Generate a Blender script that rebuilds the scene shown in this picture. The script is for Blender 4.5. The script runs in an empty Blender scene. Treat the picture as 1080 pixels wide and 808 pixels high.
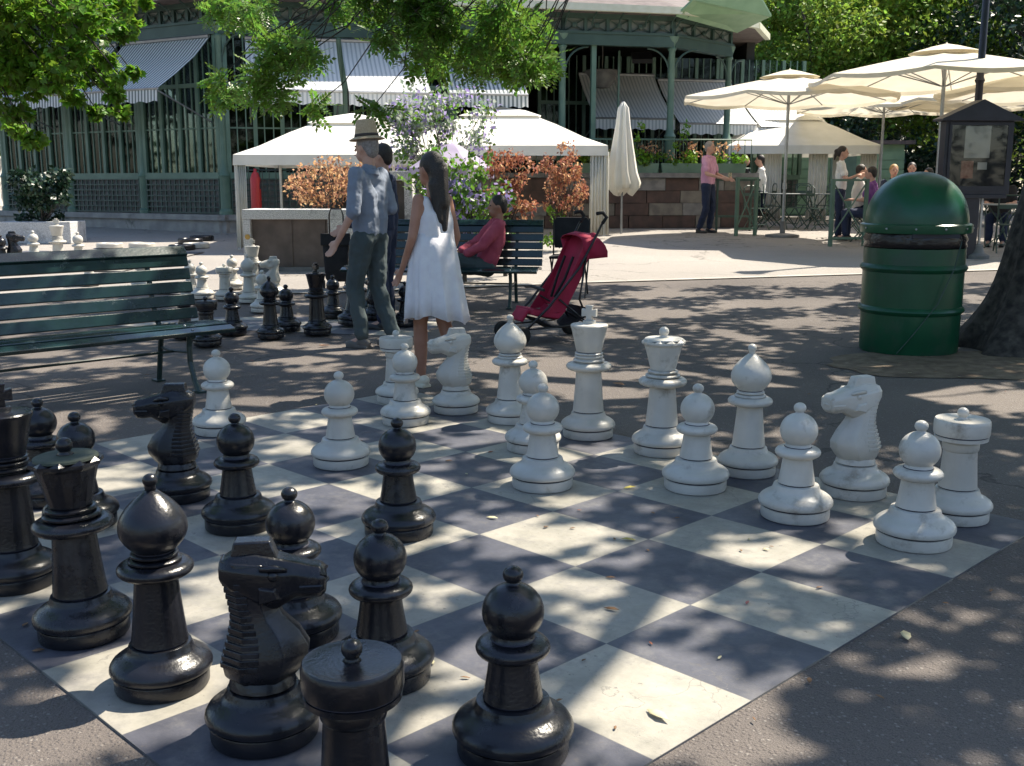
import bpy, math, random
import numpy as np
from mathutils import Vector, Matrix, noise
random.seed(7); rng = np.random.default_rng(7)
C = bpy.context.scene.collection
PI = math.pi; R = math.radians

# ------------------------------------------------------------------ camera, light, exposure
CAM_H = 1.28; PITCH = 0.1846; FPX = 1126.0
cam = bpy.data.cameras.new('camera'); cam.lens = 36 * FPX / 1080; cam.sensor_width = 36; cam.clip_end = 400; cam.clip_start = .05
co = bpy.data.objects.new('camera', cam); C.objects.link(co)
co.location = (0, 0, CAM_H); co.rotation_euler = (PI / 2 - PITCH, 0, 0)
bpy.context.scene.camera = co
SUN_AZ = math.atan2(.56, .83); SUN_EL = R(54)             # sun to the right and beyond the board
sdir = Vector((math.cos(SUN_AZ) * math.cos(SUN_EL), math.sin(SUN_AZ) * math.cos(SUN_EL), math.sin(SUN_EL)))
w = bpy.data.worlds.new('World'); bpy.context.scene.world = w; w.use_nodes = True
nt = w.node_tree; nt.nodes.clear()
sk = nt.nodes.new('ShaderNodeTexSky'); sk.sky_type = 'NISHITA'; sk.sun_disc = False
sk.sun_elevation = SUN_EL; sk.sun_rotation = math.atan2(sdir.x, sdir.y)
bg = nt.nodes.new('ShaderNodeBackground'); bg.inputs[1].default_value = .115
wo = nt.nodes.new('ShaderNodeOutputWorld'); nt.links.new(sk.outputs[0], bg.inputs[0]); nt.links.new(bg.outputs[0], wo.inputs[0])
sl = bpy.data.lights.new('sun', 'SUN'); sl.energy = 4.8; sl.angle = R(.53); sl.color = (1, .91, .77)
so = bpy.data.objects.new('sun', sl); C.objects.link(so); so.rotation_euler = (-sdir).to_track_quat('-Z', 'Y').to_euler()
vs = bpy.context.scene.view_settings
vs.view_transform = 'Standard'; vs.look = 'None'; vs.exposure = 1.22; vs.gamma = 1
bpy.context.scene.cycles.max_bounces = 8; bpy.context.scene.cycles.transparent_max_bounces = 16

# ------------------------------------------------------------------ terrain height and where a spot of the place lies
def gz(y): return 0.0 if y < 10 else (min(y, 26) - 10) * .0264
_c, _s = math.cos(PITCH), math.sin(PITCH)
def at(px, py):                                             # the spot on the ground seen there (survey of the photograph)
    a = (px - 540) / FPX; b = (404 - py) / FPX
    d = Vector((a, _c + b * _s, -_s + b * _c)); z = 0
    for i in range(60):
        t = (z - CAM_H) / d.z; p = Vector((0, 0, CAM_H)) + d * t; z = gz(p.y)
    return Vector((p.x, p.y, z))
def dep(px, D, dz=0): # a spot at depth D below/above the ray column px
    y = D; x = (px - 540) / FPX * (D * _c - (gz(D) - CAM_H) * _s)
    return Vector((x, y, gz(y) + dz))

# ------------------------------------------------------------------ materials
def mat(name, c1, c2=None, rough=.6, scale=8., bump=0., bscale=60., metal=0., spec=.5, trans=0., detail=4, coat=0., lo=.35, hi=.65, island=0., dirt=None, dscale=3., dcut=(.58, .7)):
    m = bpy.data.materials.new(name); m.use_nodes = True; n = m.node_tree.nodes; L = m.node_tree.links
    p = n['Principled BSDF']; c2 = c2 or c1
    tc = n.new('ShaderNodeTexCoord'); oi = n.new('ShaderNodeObjectInfo')
    ad = n.new('ShaderNodeVectorMath'); ad.operation = 'ADD'
    ml = n.new('ShaderNodeMath'); ml.operation = 'MULTIPLY'; ml.inputs[1].default_value = 37
    L.new(oi.outputs['Random'], ml.inputs[0]); L.new(tc.outputs['Object'], ad.inputs[0]); L.new(ml.outputs[0], ad.inputs[1])
    nz = n.new('ShaderNodeTexNoise'); nz.inputs['Scale'].default_value = scale; nz.inputs['Detail'].default_value = detail
    L.new(ad.outputs[0], nz.inputs['Vector'])
    cr = n.new('ShaderNodeValToRGB'); cr.color_ramp.elements[0].position = lo; cr.color_ramp.elements[1].position = hi
    cr.color_ramp.elements[0].color = (*c1, 1); cr.color_ramp.elements[1].color = (*c2, 1)
    L.new(nz.outputs[0], cr.inputs[0]); col = cr.outputs[0]
    if island:
        ge = n.new('ShaderNodeNewGeometry'); hs = n.new('ShaderNodeHueSaturation')
        mr = n.new('ShaderNodeMapRange'); mr.inputs[3].default_value = 1 - island; mr.inputs[4].default_value = 1 + island
        L.new(ge.outputs['Random Per Island'], mr.inputs[0]); L.new(mr.outputs[0], hs.inputs['Value']); L.new(col, hs.inputs['Color'])
        m2 = n.new('ShaderNodeMapRange'); m2.inputs[3].default_value = .5 - island * .06; m2.inputs[4].default_value = .5 + island * .05
        L.new(ge.outputs['Random Per Island'], m2.inputs[0]); L.new(m2.outputs[0], hs.inputs['Hue']); col = hs.outputs[0]
    if dirt:
        nd = n.new('ShaderNodeTexNoise'); nd.inputs['Scale'].default_value = dscale; nd.inputs['Detail'].default_value = 8; nd.inputs['Roughness'].default_value = .7
        L.new(ad.outputs[0], nd.inputs['Vector'])
        mr = n.new('ShaderNodeMapRange'); mr.inputs[1].default_value = dcut[0]; mr.inputs[2].default_value = dcut[1]; L.new(nd.outputs[0], mr.inputs[0])
        mx = n.new('ShaderNodeMix'); mx.data_type = 'RGBA'; L.new(mr.outputs[0], mx.inputs[0]); L.new(col, mx.inputs[6]); mx.inputs[7].default_value = (*dirt, 1); col = mx.outputs[2]
        mq = n.new('ShaderNodeMapRange'); mq.inputs[3].default_value = rough; mq.inputs[4].default_value = min(1, rough + .3); L.new(mr.outputs[0], mq.inputs[0]); L.new(mq.outputs[0], p.inputs['Roughness'])
    else: p.inputs['Roughness'].default_value = rough
    L.new(col, p.inputs['Base Color'])
    p.inputs['Metallic'].default_value = metal; p.inputs['Specular IOR Level'].default_value = spec
    p.inputs['Coat Weight'].default_value = coat
    if bump:
        bn = n.new('ShaderNodeTexNoise'); bn.inputs['Scale'].default_value = bscale; bn.inputs['Detail'].default_value = 5; L.new(ad.outputs[0], bn.inputs['Vector'])
        b = n.new('ShaderNodeBump'); b.inputs['Strength'].default_value = bump; b.inputs['Distance'].default_value = .01; L.new(bn.outputs[0], b.inputs['Height']); L.new(b.outputs[0], p.inputs['Normal'])
    if trans:
        tr = n.new('ShaderNodeBsdfTranslucent'); L.new(col, tr.inputs[0]); mx = n.new('ShaderNodeMixShader'); mx.inputs[0].default_value = trans
        o = n['Material Output']; L.new(p.outputs[0], mx.inputs[1]); L.new(tr.outputs[0], mx.inputs[2]); L.new(mx.outputs[0], o.inputs[0])
    return m
def glass(name, tint=(.6, .7, .66), refl=.12):
    m = bpy.data.materials.new(name); m.use_nodes = True; n = m.node_tree.nodes; L = m.node_tree.links
    n.remove(n['Principled BSDF']); o = n['Material Output']
    t = n.new('ShaderNodeBsdfTransparent'); t.inputs[0].default_value = (*tint, 1); g = n.new('ShaderNodeBsdfGlossy'); g.inputs['Roughness'].default_value = .03
    f = n.new('ShaderNodeFresnel'); f.inputs[0].default_value = 1.33; a = n.new('ShaderNodeMath'); a.operation = 'ADD'; a.use_clamp = True; a.inputs[1].default_value = refl
    mx = n.new('ShaderNodeMixShader'); L.new(f.outputs[0], a.inputs[0]); L.new(a.outputs[0], mx.inputs[0]); L.new(t.outputs[0], mx.inputs[1]); L.new(g.outputs[0], mx.inputs[2]); L.new(mx.outputs[0], o.inputs[0])
    return m
M = dict(
    white=mat('white_paint', (.45, .43, .385), (.55, .53, .48), .36, 6, .14, 70, dirt=(.24, .215, .175), dscale=7, dcut=(.56, .72)),
    black=mat('black_paint', (.006, .0065, .009), (.012, .0125, .017), .27, 9, .12, 110, dirt=(.06, .06, .066), dscale=5, dcut=(.57, .78)),
    grime=mat('dark_seam', (.03, .03, .045), rough=.8),
    moss=mat('mossy_top', (.035, .05, .035), (.06, .07, .05), .8, 30),
    soil=mat('soil', (.10, .07, .045), (.20, .15, .10), .95, 9, .8, 40, dirt=(.3, .23, .15), dscale=14),
    green_iron=mat('green_iron', (.085, .155, .115), (.12, .20, .15), .45, 3, .1, 40),
    green_dark=mat('dark_green_iron', (.030, .062, .05), (.045, .085, .068), .45, 3, .1, 40),
    green_light=mat('pale_green_boards', (.18, .30, .18), (.23, .36, .22), .6, 3),
    cream_trim=mat('cream_trim', (.55, .55, .42), (.62, .62, .5), .5),
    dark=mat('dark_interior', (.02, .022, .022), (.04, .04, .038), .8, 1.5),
    stone=mat('plinth_stone', (.24, .23, .22), (.36, .34, .31), .85, 4, .5, 40, dirt=(.12, .12, .11), dscale=2.5),
    concrete=mat('speckled_concrete', (.33, .33, .33), (.62, .62, .61), .85, 90, .5, 90, lo=.42, hi=.56, dirt=(.2, .2, .2), dscale=3),
    rust=mat('brown_panel', (.075, .058, .05), (.12, .092, .08), .6, 5, .1, 20),
    slat=mat('bench_green_slat', (.006, .020, .021), (.010, .032, .032), .24, 5, .08, 60, coat=.2, dirt=(.14, .17, .16), dscale=6, dcut=(.62, .74)),
    bench_iron=mat('bench_iron', (.012, .03, .03), (.02, .045, .042), .35, 6),
    bin=mat('green_bin_plastic', (.004, .062, .028), (.007, .088, .038), .33, 3, .06, 30, dirt=(.035, .065, .045), dscale=3.2, dcut=(.50, .72)),
    bin_dark=mat('black_bag', (.01, .01, .012), rough=.25, bump=.9, bscale=18),
    navy=mat('navy_painted_steel', (.010, .012, .022), (.018, .02, .034), .45, 5, .1, 50),
    paper=mat('paper', (.70, .72, .70), (.8, .82, .8), .7, 6),
    red_paper=mat('red_paper', (.45, .2, .15), (.6, .3, .24), .7, 30),
    steel=mat('grey_steel', (.28, .29, .30), (.36, .37, .38), .35, metal=.7),
    tube=mat('black_tube', (.012, .012, .014), rough=.35),
    rubber=mat('rubber', (.015, .015, .015), rough=.85),
    canvas=mat('cream_canvas', (.72, .66, .52), (.80, .74, .60), .85, 3, .15, 200, trans=.35),
    tent=mat('ivory_tent_canvas', (.78, .76, .68), (.84, .82, .75), .85, 3, .1, 150, trans=.22),
    curtain=mat('ivory_curtain', (.72, .70, .62), (.8, .78, .7), .85, 4, trans=.25),
    purple=mat('lilac_canvas', (.42, .36, .50), (.54, .48, .60), .8, 4, trans=.3),
    red=mat('crimson_fabric', (.30, .008, .04), (.40, .013, .055), .75, 8, .15, 250),
    blackcloth=mat('black_fabric', (.012, .012, .015), (.02, .02, .024), .85, 10, .2, 200),
    skin=mat('skin', (.46, .26, .19), (.54, .32, .24), .55, 12, .05, 80), skin_tan=mat('tanned_skin', (.32, .15, .095), (.38, .19, .125), .5, 12, .05, 80),
    hair=mat('dark_hair', (.012, .009, .008), (.025, .018, .014), .5, 60, .6, 120), blond=mat('blond_hair', (.30, .18, .07), (.42, .26, .10), .55, 60, .6, 120), greyhair=mat('grey_hair', (.2, .18, .17), (.3, .28, .27), .6, 60, .6, 120),
    shirt=mat('blue_grey_shirt', (.17, .20, .26), (.22, .255, .325), .85, 5, .3, 30), trousers=mat('slate_trousers', (.045, .065, .07), (.06, .08, .085), .9, 5, .3, 25),
    navycloth=mat('navy_cloth', (.012, .02, .05), (.02, .03, .07), .9, 5, .3, 25), dress=mat('white_cotton', (.74, .72, .76), (.8, .79, .82), .9, 14, .35, 40, trans=.12),
    pink=mat('pink_shirt', (.55, .27, .40), (.64, .34, .47), .85, 5, .3, 30), whitecloth=mat('white_cloth', (.7, .69, .66), (.78, .77, .74), .85, 5, .3, 30), purplecloth=mat('purple_cloth', (.16, .05, .22), (.22, .08, .28), .85, 5, .3, 30),
    redcloth=mat('dusty_red_cloth', (.36, .05, .09), (.44, .08, .12), .85, 5, .3, 30), straw=mat('straw', (.42, .31, .19), (.54, .41, .27), .85, 120, .5, 150), band=mat('hat_band', (.05, .04, .035), rough=.8),
    shoe=mat('grey_shoe', (.10, .095, .09), (.14, .13, .12), .8, 10), cream_shoe=mat('cream_shoe', (.75, .70, .56), rough=.7), blackshoe=mat('black_shoe', (.015, .015, .015), rough=.4),
    bark=mat('bark', (.022, .019, .018), (.085, .072, .062), .95, 14, 1.0, 16, dirt=(.12, .11, .09), dscale=7), bark2=mat('pale_bark', (.12, .10, .08), (.2, .17, .14), .95, 10, .8, 22),
    leaf=mat('leaf_bright', (.11, .24, .02), (.20, .35, .035), .42, 1.2, trans=.52, island=.45), leaf2=mat('leaf_mid', (.085, .18, .024), (.15, .28, .038), .38, .9, trans=.52, island=.45),
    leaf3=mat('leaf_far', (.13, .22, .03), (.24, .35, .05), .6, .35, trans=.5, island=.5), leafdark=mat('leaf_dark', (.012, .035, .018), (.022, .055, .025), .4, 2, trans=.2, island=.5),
    dry=mat('dry_orange_leaf', (.40, .20, .10), (.60, .36, .20), .7, 3, trans=.35, island=.4), dry2=mat('russet_leaf', (.28, .09, .06), (.46, .20, .11), .7, 3, trans=.35, island=.4),
    lilacleaf=mat('violet_flower', (.28, .2, .5), (.5, .42, .7), .7, 3, trans=.35, island=.3), palegreen=mat('silvery_leaf', (.20, .28, .17), (.38, .42, .36), .6, 3, trans=.4, island=.4),
    brick=mat('red_stone', (.060, .042, .038), (.095, .06, .052), .85, 6, .4, 40), tan=mat('tan_stone', (.12, .11, .10), (.19, .175, .15), .85, 6, .4, 40), greystone=mat('grey_stone', (.13, .13, .13), (.21, .205, .20), .85, 6, .4, 40),
    house=mat('pale_render', (.5, .48, .44), (.56, .54, .5), .9, 2), roof=mat('slate_roof', (.09, .07, .065), (.14, .11, .10), .8, 6), glasspane=glass('pavilion_glass', (.6, .7, .66), .0), lampglass=glass('lamp_glass', (.8, .75, .6), .1),
    crimson_can=mat('red_enamel', (.5, .03, .03), rough=.4), yellow=mat('amber_wood', (.45, .27, .06), rough=.5), zinc=mat('zinc_top', (.25, .27, .27), (.32, .34, .34), .35, metal=.5),
)
def striped(name, a, b, per, duty=.5, trans=.25):
    m = bpy.data.materials.new(name); m.use_nodes = True; n = m.node_tree.nodes; L = m.node_tree.links; p = n['Principled BSDF']
    uv = n.new('ShaderNodeUVMap'); sx = n.new('ShaderNodeSeparateXYZ'); L.new(uv.outputs[0], sx.inputs[0])
    d = n.new('ShaderNodeMath'); d.operation = 'DIVIDE'; d.inputs[1].default_value = per; L.new(sx.outputs[0], d.inputs[0])
    f = n.new('ShaderNodeMath'); f.operation = 'FRACT'; L.new(d.outputs[0], f.inputs[0]); g = n.new('ShaderNodeMath'); g.operation = 'GREATER_THAN'; g.inputs[1].default_value = duty; L.new(f.outputs[0], g.inputs[0])
    mx = n.new('ShaderNodeMix'); mx.data_type = 'RGBA'; L.new(g.outputs[0], mx.inputs[0]); mx.inputs[6].default_value = (*a, 1); mx.inputs[7].default_value = (*b, 1)
    L.new(mx.outputs[2], p.inputs['Base Color']); p.inputs['Roughness'].default_value = .85
    tr = n.new('ShaderNodeBsdfTranslucent'); L.new(mx.outputs[2], tr.inputs[0]); ms = n.new('ShaderNodeMixShader'); ms.inputs[0].default_value = trans
    L.new(p.outputs[0], ms.inputs[1]); L.new(tr.outputs[0], ms.inputs[2]); L.new(ms.outputs[0], n['Material Output'].inputs[0]); return m
M['frieze_grey'] = mat('frieze_panel_paint', (.17, .20, .18), (.23, .25, .23), .7)
M['caseglass'] = glass('case_glass', (.85, .85, .85), .015)
M['stripe'] = striped('striped_awning', (.78, .79, .77), (.20, .235, .235), .085, .54, .3)
M['stripe_pale'] = striped('pale_striped_awning', (.84, .84, .82), (.56, .58, .58), .085, .6, .3)  # awning stripes in paler tones with less contrast

# ------------------------------------------------------------------ mesh helpers
class MB:
    def __init__(s): s.v = []; s.f = []; s.m = []; s.uv = None
    def add(s, v, f, slot=0):
        k = len(s.v); s.v += [tuple(p) for p in v]; s.f += [tuple(i + k for i in q) for q in f]; s.m += [slot] * len(f); return s
    def box(s, lo, hi, mtx=None, slot=0, bev=0):
        (a, b, c), (d, e, g) = lo, hi
        v = [Vector(p) for p in ((a, b, c), (d, b, c), (d, e, c), (a, e, c), (a, b, g), (d, b, g), (d, e, g), (a, e, g))]
        if mtx is not None: v = [mtx @ p for p in v]
        return s.add(v, [(3, 2, 1, 0), (4, 5, 6, 7), (0, 1, 5, 4), (1, 2, 6, 5), (2, 3, 7, 6), (3, 0, 4, 7)], slot)
    def tube(s, pts, rad, n=8, slot=0, cap=True):
        pts = [Vector(p) for p in pts]; k = len(pts)
        rad = rad if hasattr(rad, '__len__') else [rad] * k
        rings = []; up = None
        for i, p in enumerate(pts):
            t = (pts[min(i + 1, k - 1)] - pts[max(i - 1, 0)]).normalized()
            if up is None: up = t.orthogonal().normalized()
            else:
                up = (up - t * up.dot(t)); up = up.normalized() if up.length > 1e-6 else t.orthogonal().normalized()
            b = t.cross(up)
            rings.append([p + (up * math.cos(2 * PI * j / n) + b * math.sin(2 * PI * j / n)) * rad[i] for j in range(n)])
        v = [q for r_ in rings for q in r_]; f = []
        for i in range(k - 1):
            for j in range(n): f.append((i * n + j, i * n + (j + 1) % n, (i + 1) * n + (j + 1) % n, (i + 1) * n + j))
        if cap: f.append(tuple(range(n))[::-1]); f.append(tuple((k - 1) * n + j for j in range(n)))
        return s.add(v, f, slot)
    def lathe(s, prof, n=32, c=(0, 0, 0), slot=0, slots=None, mtx=None):
        v = []; f = []; ms = []
        for r_, z in prof:
            for j in range(n): v.append(Vector((c[0] + r_ * math.cos(2 * PI * j / n), c[1] + r_ * math.sin(2 * PI * j / n), c[2] + z)))
        if mtx is not None: v = [mtx @ p for p in v]
        k0 = len(s.f)
        for i in range(len(prof) - 1):
            for j in range(n): f.append((i * n + j, i * n + (j + 1) % n, (i + 1) * n + (j + 1) % n, (i + 1) * n + j)); ms.append(slots[i] if slots else slot)
        if prof[0][0] > 1e-4: f.append(tuple(range(n))[::-1]); ms.append(slot)
        if prof[-1][0] > 1e-4: f.append(tuple((len(prof) - 1) * n + j for j in range(n))); ms.append(slot)
        s.add(v, f); s.m[k0:] = ms; return s
    def prism(s, pts, th, mtx=None, slot=0):            # outline in xz, thickness in y
        n = len(pts); v = [Vector((x, -th / 2, z)) for x, z in pts] + [Vector((x, th / 2, z)) for x, z in pts]
        if mtx is not None: v = [mtx @ p for p in v]
        return s.add(v, [tuple(range(n)), tuple(range(2 * n - 1, n - 1, -1))] + [(i, i + n, (i + 1) % n + n, (i + 1) % n) for i in range(n)], slot)
    def loft(s, rings, slot=0, cap=True):
        n = len(rings[0]); v = [q for r_ in rings for q in r_]; f = []
        for i in range(len(rings) - 1):
            for j in range(n): f.append((i * n + j, i * n + (j + 1) % n, (i + 1) * n + (j + 1) % n, (i + 1) * n + j))
        if cap: f.append(tuple(range(n))[::-1]); f.append(tuple((len(rings) - 1) * n + j for j in range(n)))
        return s.add(v, f, slot)
    def build(s, name, mats, parent=None, smooth=False, bevel=0, loc=None, auto=None):
        me = bpy.data.meshes.new(name); me.from_pydata(s.v, [], s.f)
        mats = mats if isinstance(mats, (list, tuple)) else [mats]
        for m in mats: me.materials.append(M[m] if isinstance(m, str) else m)
        if len(mats) > 1: me.polygons.foreach_set('material_index', s.m)
        if smooth: me.polygons.foreach_set('use_smooth', [True] * len(me.polygons))
        if auto: 
            me.polygons.foreach_set('use_smooth', [True] * len(me.polygons)); me.set_sharp_from_angle(angle=R(auto))
        if s.uv:
            ul = me.uv_layers.new(name='UVMap')
            for p in me.polygons:
                for li in p.loop_indices: ul.data[li].uv = s.uv[me.loops[li].vertex_index]
        me.update(); o = bpy.data.objects.new(name, me); C.objects.link(o)
        if parent is not None: o.parent = parent
        if loc is not None: o.location = loc
        if bevel:
            b = o.modifiers.new('b', 'BEVEL'); b.width = bevel; b.segments = 2; b.limit_method = 'ANGLE'
        return o
def tag(o, label=None, cat=None, group=None, kind=None):
    if label: o['label'] = label
    if cat: o['category'] = cat
    if group: o['group'] = group
    if kind: o['kind'] = kind
    return o
def thing(name, label, cat, loc=(0, 0, 0), rz=0, group=None):
    o = bpy.data.objects.new(name, None); C.objects.link(o); o.location = loc; o.rotation_euler = (0, 0, rz); o.empty_display_size = .1
    return tag(o, label, cat, group)
def kids(o): return [c for c in KID.get(o, [])]
KID = {}
def copy_tree(o, parent=None):
    c = o.copy(); C.objects.link(c)
    if parent is not None: c.parent = parent
    for ch in list(o.children): copy_tree(ch, c)
    return c
def put(o, loc, rz=0, label=None, tilt=None, group=None, scale=None):
    o.location = loc; o.rotation_euler = (*(tilt or (0, 0)), rz)
    if label: o['label'] = label
    if group: o['group'] = group
    if scale: o.scale = (scale,) * 3
    return o
class Proto:                                            # first use takes the built thing itself, later uses copy it
    def __init__(s, o): s.o = o; s.used = False
    def __call__(s, *a, **k):
        o = s.o if not s.used else copy_tree(s.o); s.used = True
        if 'cat' in k: o['category'] = k.pop('cat')
        return put(o, *a, **k)

# ------------------------------------------------------------------ the setting
def struct(o): o['kind'] = 'structure'; return o
def sheet(name, xs, ys, m, dz=0):
    mb = MB(); v = [(x, y, gz(y) + dz) for y in ys for x in xs]; n = len(xs)
    mb.add(v, [(j * n + i, j * n + i + 1, (j + 1) * n + i + 1, (j + 1) * n + i) for j in range(len(ys) - 1) for i in range(n - 1)])
    return mb.build(name, m)
def asphalt(name, base, lite, speck, agg=95, patch=.5):
    m = bpy.data.materials.new(name); m.use_nodes = True; n = m.node_tree.nodes; L = m.node_tree.links; p = n['Principled BSDF']
    tc = n.new('ShaderNodeTexCoord'); V = tc.outputs['Object']
    a = n.new('ShaderNodeTexNoise'); a.inputs['Scale'].default_value = patch; a.inputs['Detail'].default_value = 6; L.new(V, a.inputs['Vector'])
    c = n.new('ShaderNodeValToRGB'); c.color_ramp.elements[0].position = .35; c.color_ramp.elements[1].position = .68; c.color_ramp.elements[0].color = (*base, 1); c.color_ramp.elements[1].color = (*lite, 1); L.new(a.outputs[0], c.inputs[0])
    v = n.new('ShaderNodeTexVoronoi'); v.inputs['Scale'].default_value = agg; L.new(V, v.inputs['Vector'])
    sh = n.new('ShaderNodeSeparateColor'); L.new(v.outputs['Color'], sh.inputs[0])
    g = n.new('ShaderNodeMapRange'); g.inputs[1].default_value = .70; g.inputs[2].default_value = 1.6; L.new(sh.outputs[0], g.inputs[0])
    g2 = n.new('ShaderNodeMapRange'); g2.inputs[1].default_value = .5; g2.inputs[2].default_value = .2; L.new(v.outputs['Distance'], g2.inputs[0])
    gg = n.new('ShaderNodeMath'); gg.operation = 'MULTIPLY'; L.new(g.outputs[0], gg.inputs[0]); L.new(g2.outputs[0], gg.inputs[1])
    mx = n.new('ShaderNodeMix'); mx.data_type = 'RGBA'; L.new(gg.outputs[0], mx.inputs[0]); L.new(c.outputs[0], mx.inputs[6]); mx.inputs[7].default_value = (*speck, 1)
    f = n.new('ShaderNodeTexNoise'); f.inputs['Scale'].default_value = 260; L.new(V, f.inputs['Vector'])
    dk = n.new('ShaderNodeMix'); dk.data_type = 'RGBA'; dk.blend_type = 'MULTIPLY'; dk.inputs[0].default_value = .75
    c3 = n.new('ShaderNodeValToRGB'); c3.color_ramp.elements[0].position = .35; c3.color_ramp.elements[0].color = (.45, .45, .45, 1); c3.color_ramp.elements[1].position = .6; L.new(f.outputs[0], c3.inputs[0])
    L.new(mx.outputs[2], dk.inputs[6]); L.new(c3.outputs[0], dk.inputs[7])
    # cracks and tar joints
    vc = n.new('ShaderNodeTexVoronoi'); vc.feature = 'DISTANCE_TO_EDGE'; vc.inputs['Scale'].default_value = .33
    dn = n.new('ShaderNodeTexNoise'); dn.inputs['Scale'].default_value = 2.2; dn.inputs['Detail'].default_value = 6; L.new(V, dn.inputs['Vector'])
    av = n.new('ShaderNodeVectorMath'); av.operation = 'MULTIPLY_ADD'; av.inputs[1].default_value = (.9, .9, .9); L.new(dn.outputs['Color'], av.inputs[0]); L.new(V, av.inputs[2]); L.new(av.outputs[0], vc.inputs['Vector'])
    ck = n.new('ShaderNodeMapRange'); ck.inputs[1].default_value = .0015; ck.inputs[2].default_value = .006; ck.inputs[3].default_value = .45; L.new(vc.outputs['Distance'], ck.inputs[0])
    mk = n.new('ShaderNodeMix'); mk.data_type = 'RGBA'; mk.blend_type = 'MULTIPLY'; mk.inputs[0].default_value = 1; L.new(dk.outputs[2], mk.inputs[6]); L.new(ck.outputs[0], mk.inputs[7])
    L.new(mk.outputs[2], p.inputs['Base Color']); p.inputs['Roughness'].default_value = .88
    b = n.new('ShaderNodeBump'); b.inputs['Strength'].default_value = .7; b.inputs['Distance'].default_value = .004; ad = n.new('ShaderNodeMath'); L.new(f.outputs[0], ad.inputs[0]); L.new(g2.outputs[0], ad.inputs[1]); L.new(ad.outputs[0], b.inputs['Height']); L.new(b.outputs[0], p.inputs['Normal'])
    return m
M['asphalt'] = asphalt('worn_asphalt', (.100, .085, .077), (.170, .146, .130), (.55, .51, .46), 80)
M['plaza'] = asphalt('pale_plaza', (.30, .275, .25), (.38, .35, .315), (.5, .47, .43), 60, .35)
ys = [-20, 0, 5, 10, 14, 18, 22, 26, 60, 200]
struct(sheet('ground', [-150, -20, 0, 20, 150], ys, 'asphalt'))
# pale plaza beyond the strip of setts
L0, L1, L2, L3 = at(-900, 318), at(340, 310), at(620, 299), at(1500, 272)
def plaza(dz, name, m):
    mb = MB(); edge = [L0, L1, L2, L3]; rows = [edge] + [[Vector((p.x * k, y, 0)) for p, k in zip(edge, (4, 3, 3, 4))] for y in (26, 60, 180)]
    # first row is subdivided so that it follows the slope
    rr = [edge]
    for q in range(1, 9): rr.append([e.lerp(Vector((e.x * 1.2, 26, 0)), q / 8) for e in edge])
    rr += [[Vector((e.x * 1.2 * 3, 90, 0)) for e in edge]]
    v = [(p.x, p.y, gz(p.y) + dz) for r_ in rr for p in r_]; n = 4
    mb.add(v, [(j * n + i, j * n + i + 1, (j + 1) * n + i + 1, (j + 1) * n + i) for j in range(len(rr) - 1) for i in range(n - 1)])
    return mb.build(name, m)
struct(plaza(.006, 'plaza_paving', 'plaza'))
mb = MB()
for a, b in ((L0, L1), (L1, L2), (L2, L3)):
    d = (b - a); n_ = max(1, int(d.length / .5)); nn = Vector((-d.y, d.x, 0)).normalized()
    for i in range(n_):
        p, q = a + d * (i / n_), a + d * ((i + .985) / n_); z = .013
        vv = [p, q, q + nn * .13, p + nn * .13]; mb.add([(k.x, k.y, gz(k.y) + z) for k in vv], [(0, 1, 2, 3)])
M['setts'] = mat('pale_setts', (.30, .28, .25), (.40, .375, .34), .8, 3, .4, 50)
struct(mb.build('kerb_strip', 'setts'))
# earth round the tree and the bin
pc = at(1040, 385); mb = MB(); k = 40; v = [(pc.x, pc.y, .012)]
for i in range(k):
    a = 2 * PI * i / k; r_ = 1 + .22 * noise.noise(Vector((math.cos(a) * 2, math.sin(a) * 2, 5)))
    v.append((pc.x + math.cos(a) * 1.15 * r_, pc.y + math.sin(a) * .62 * r_, .005))
mb.add(v, [(0, 1 + i, 1 + (i + 1) % k) for i in range(k)]); struct(mb.build('earth', 'soil'))

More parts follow.
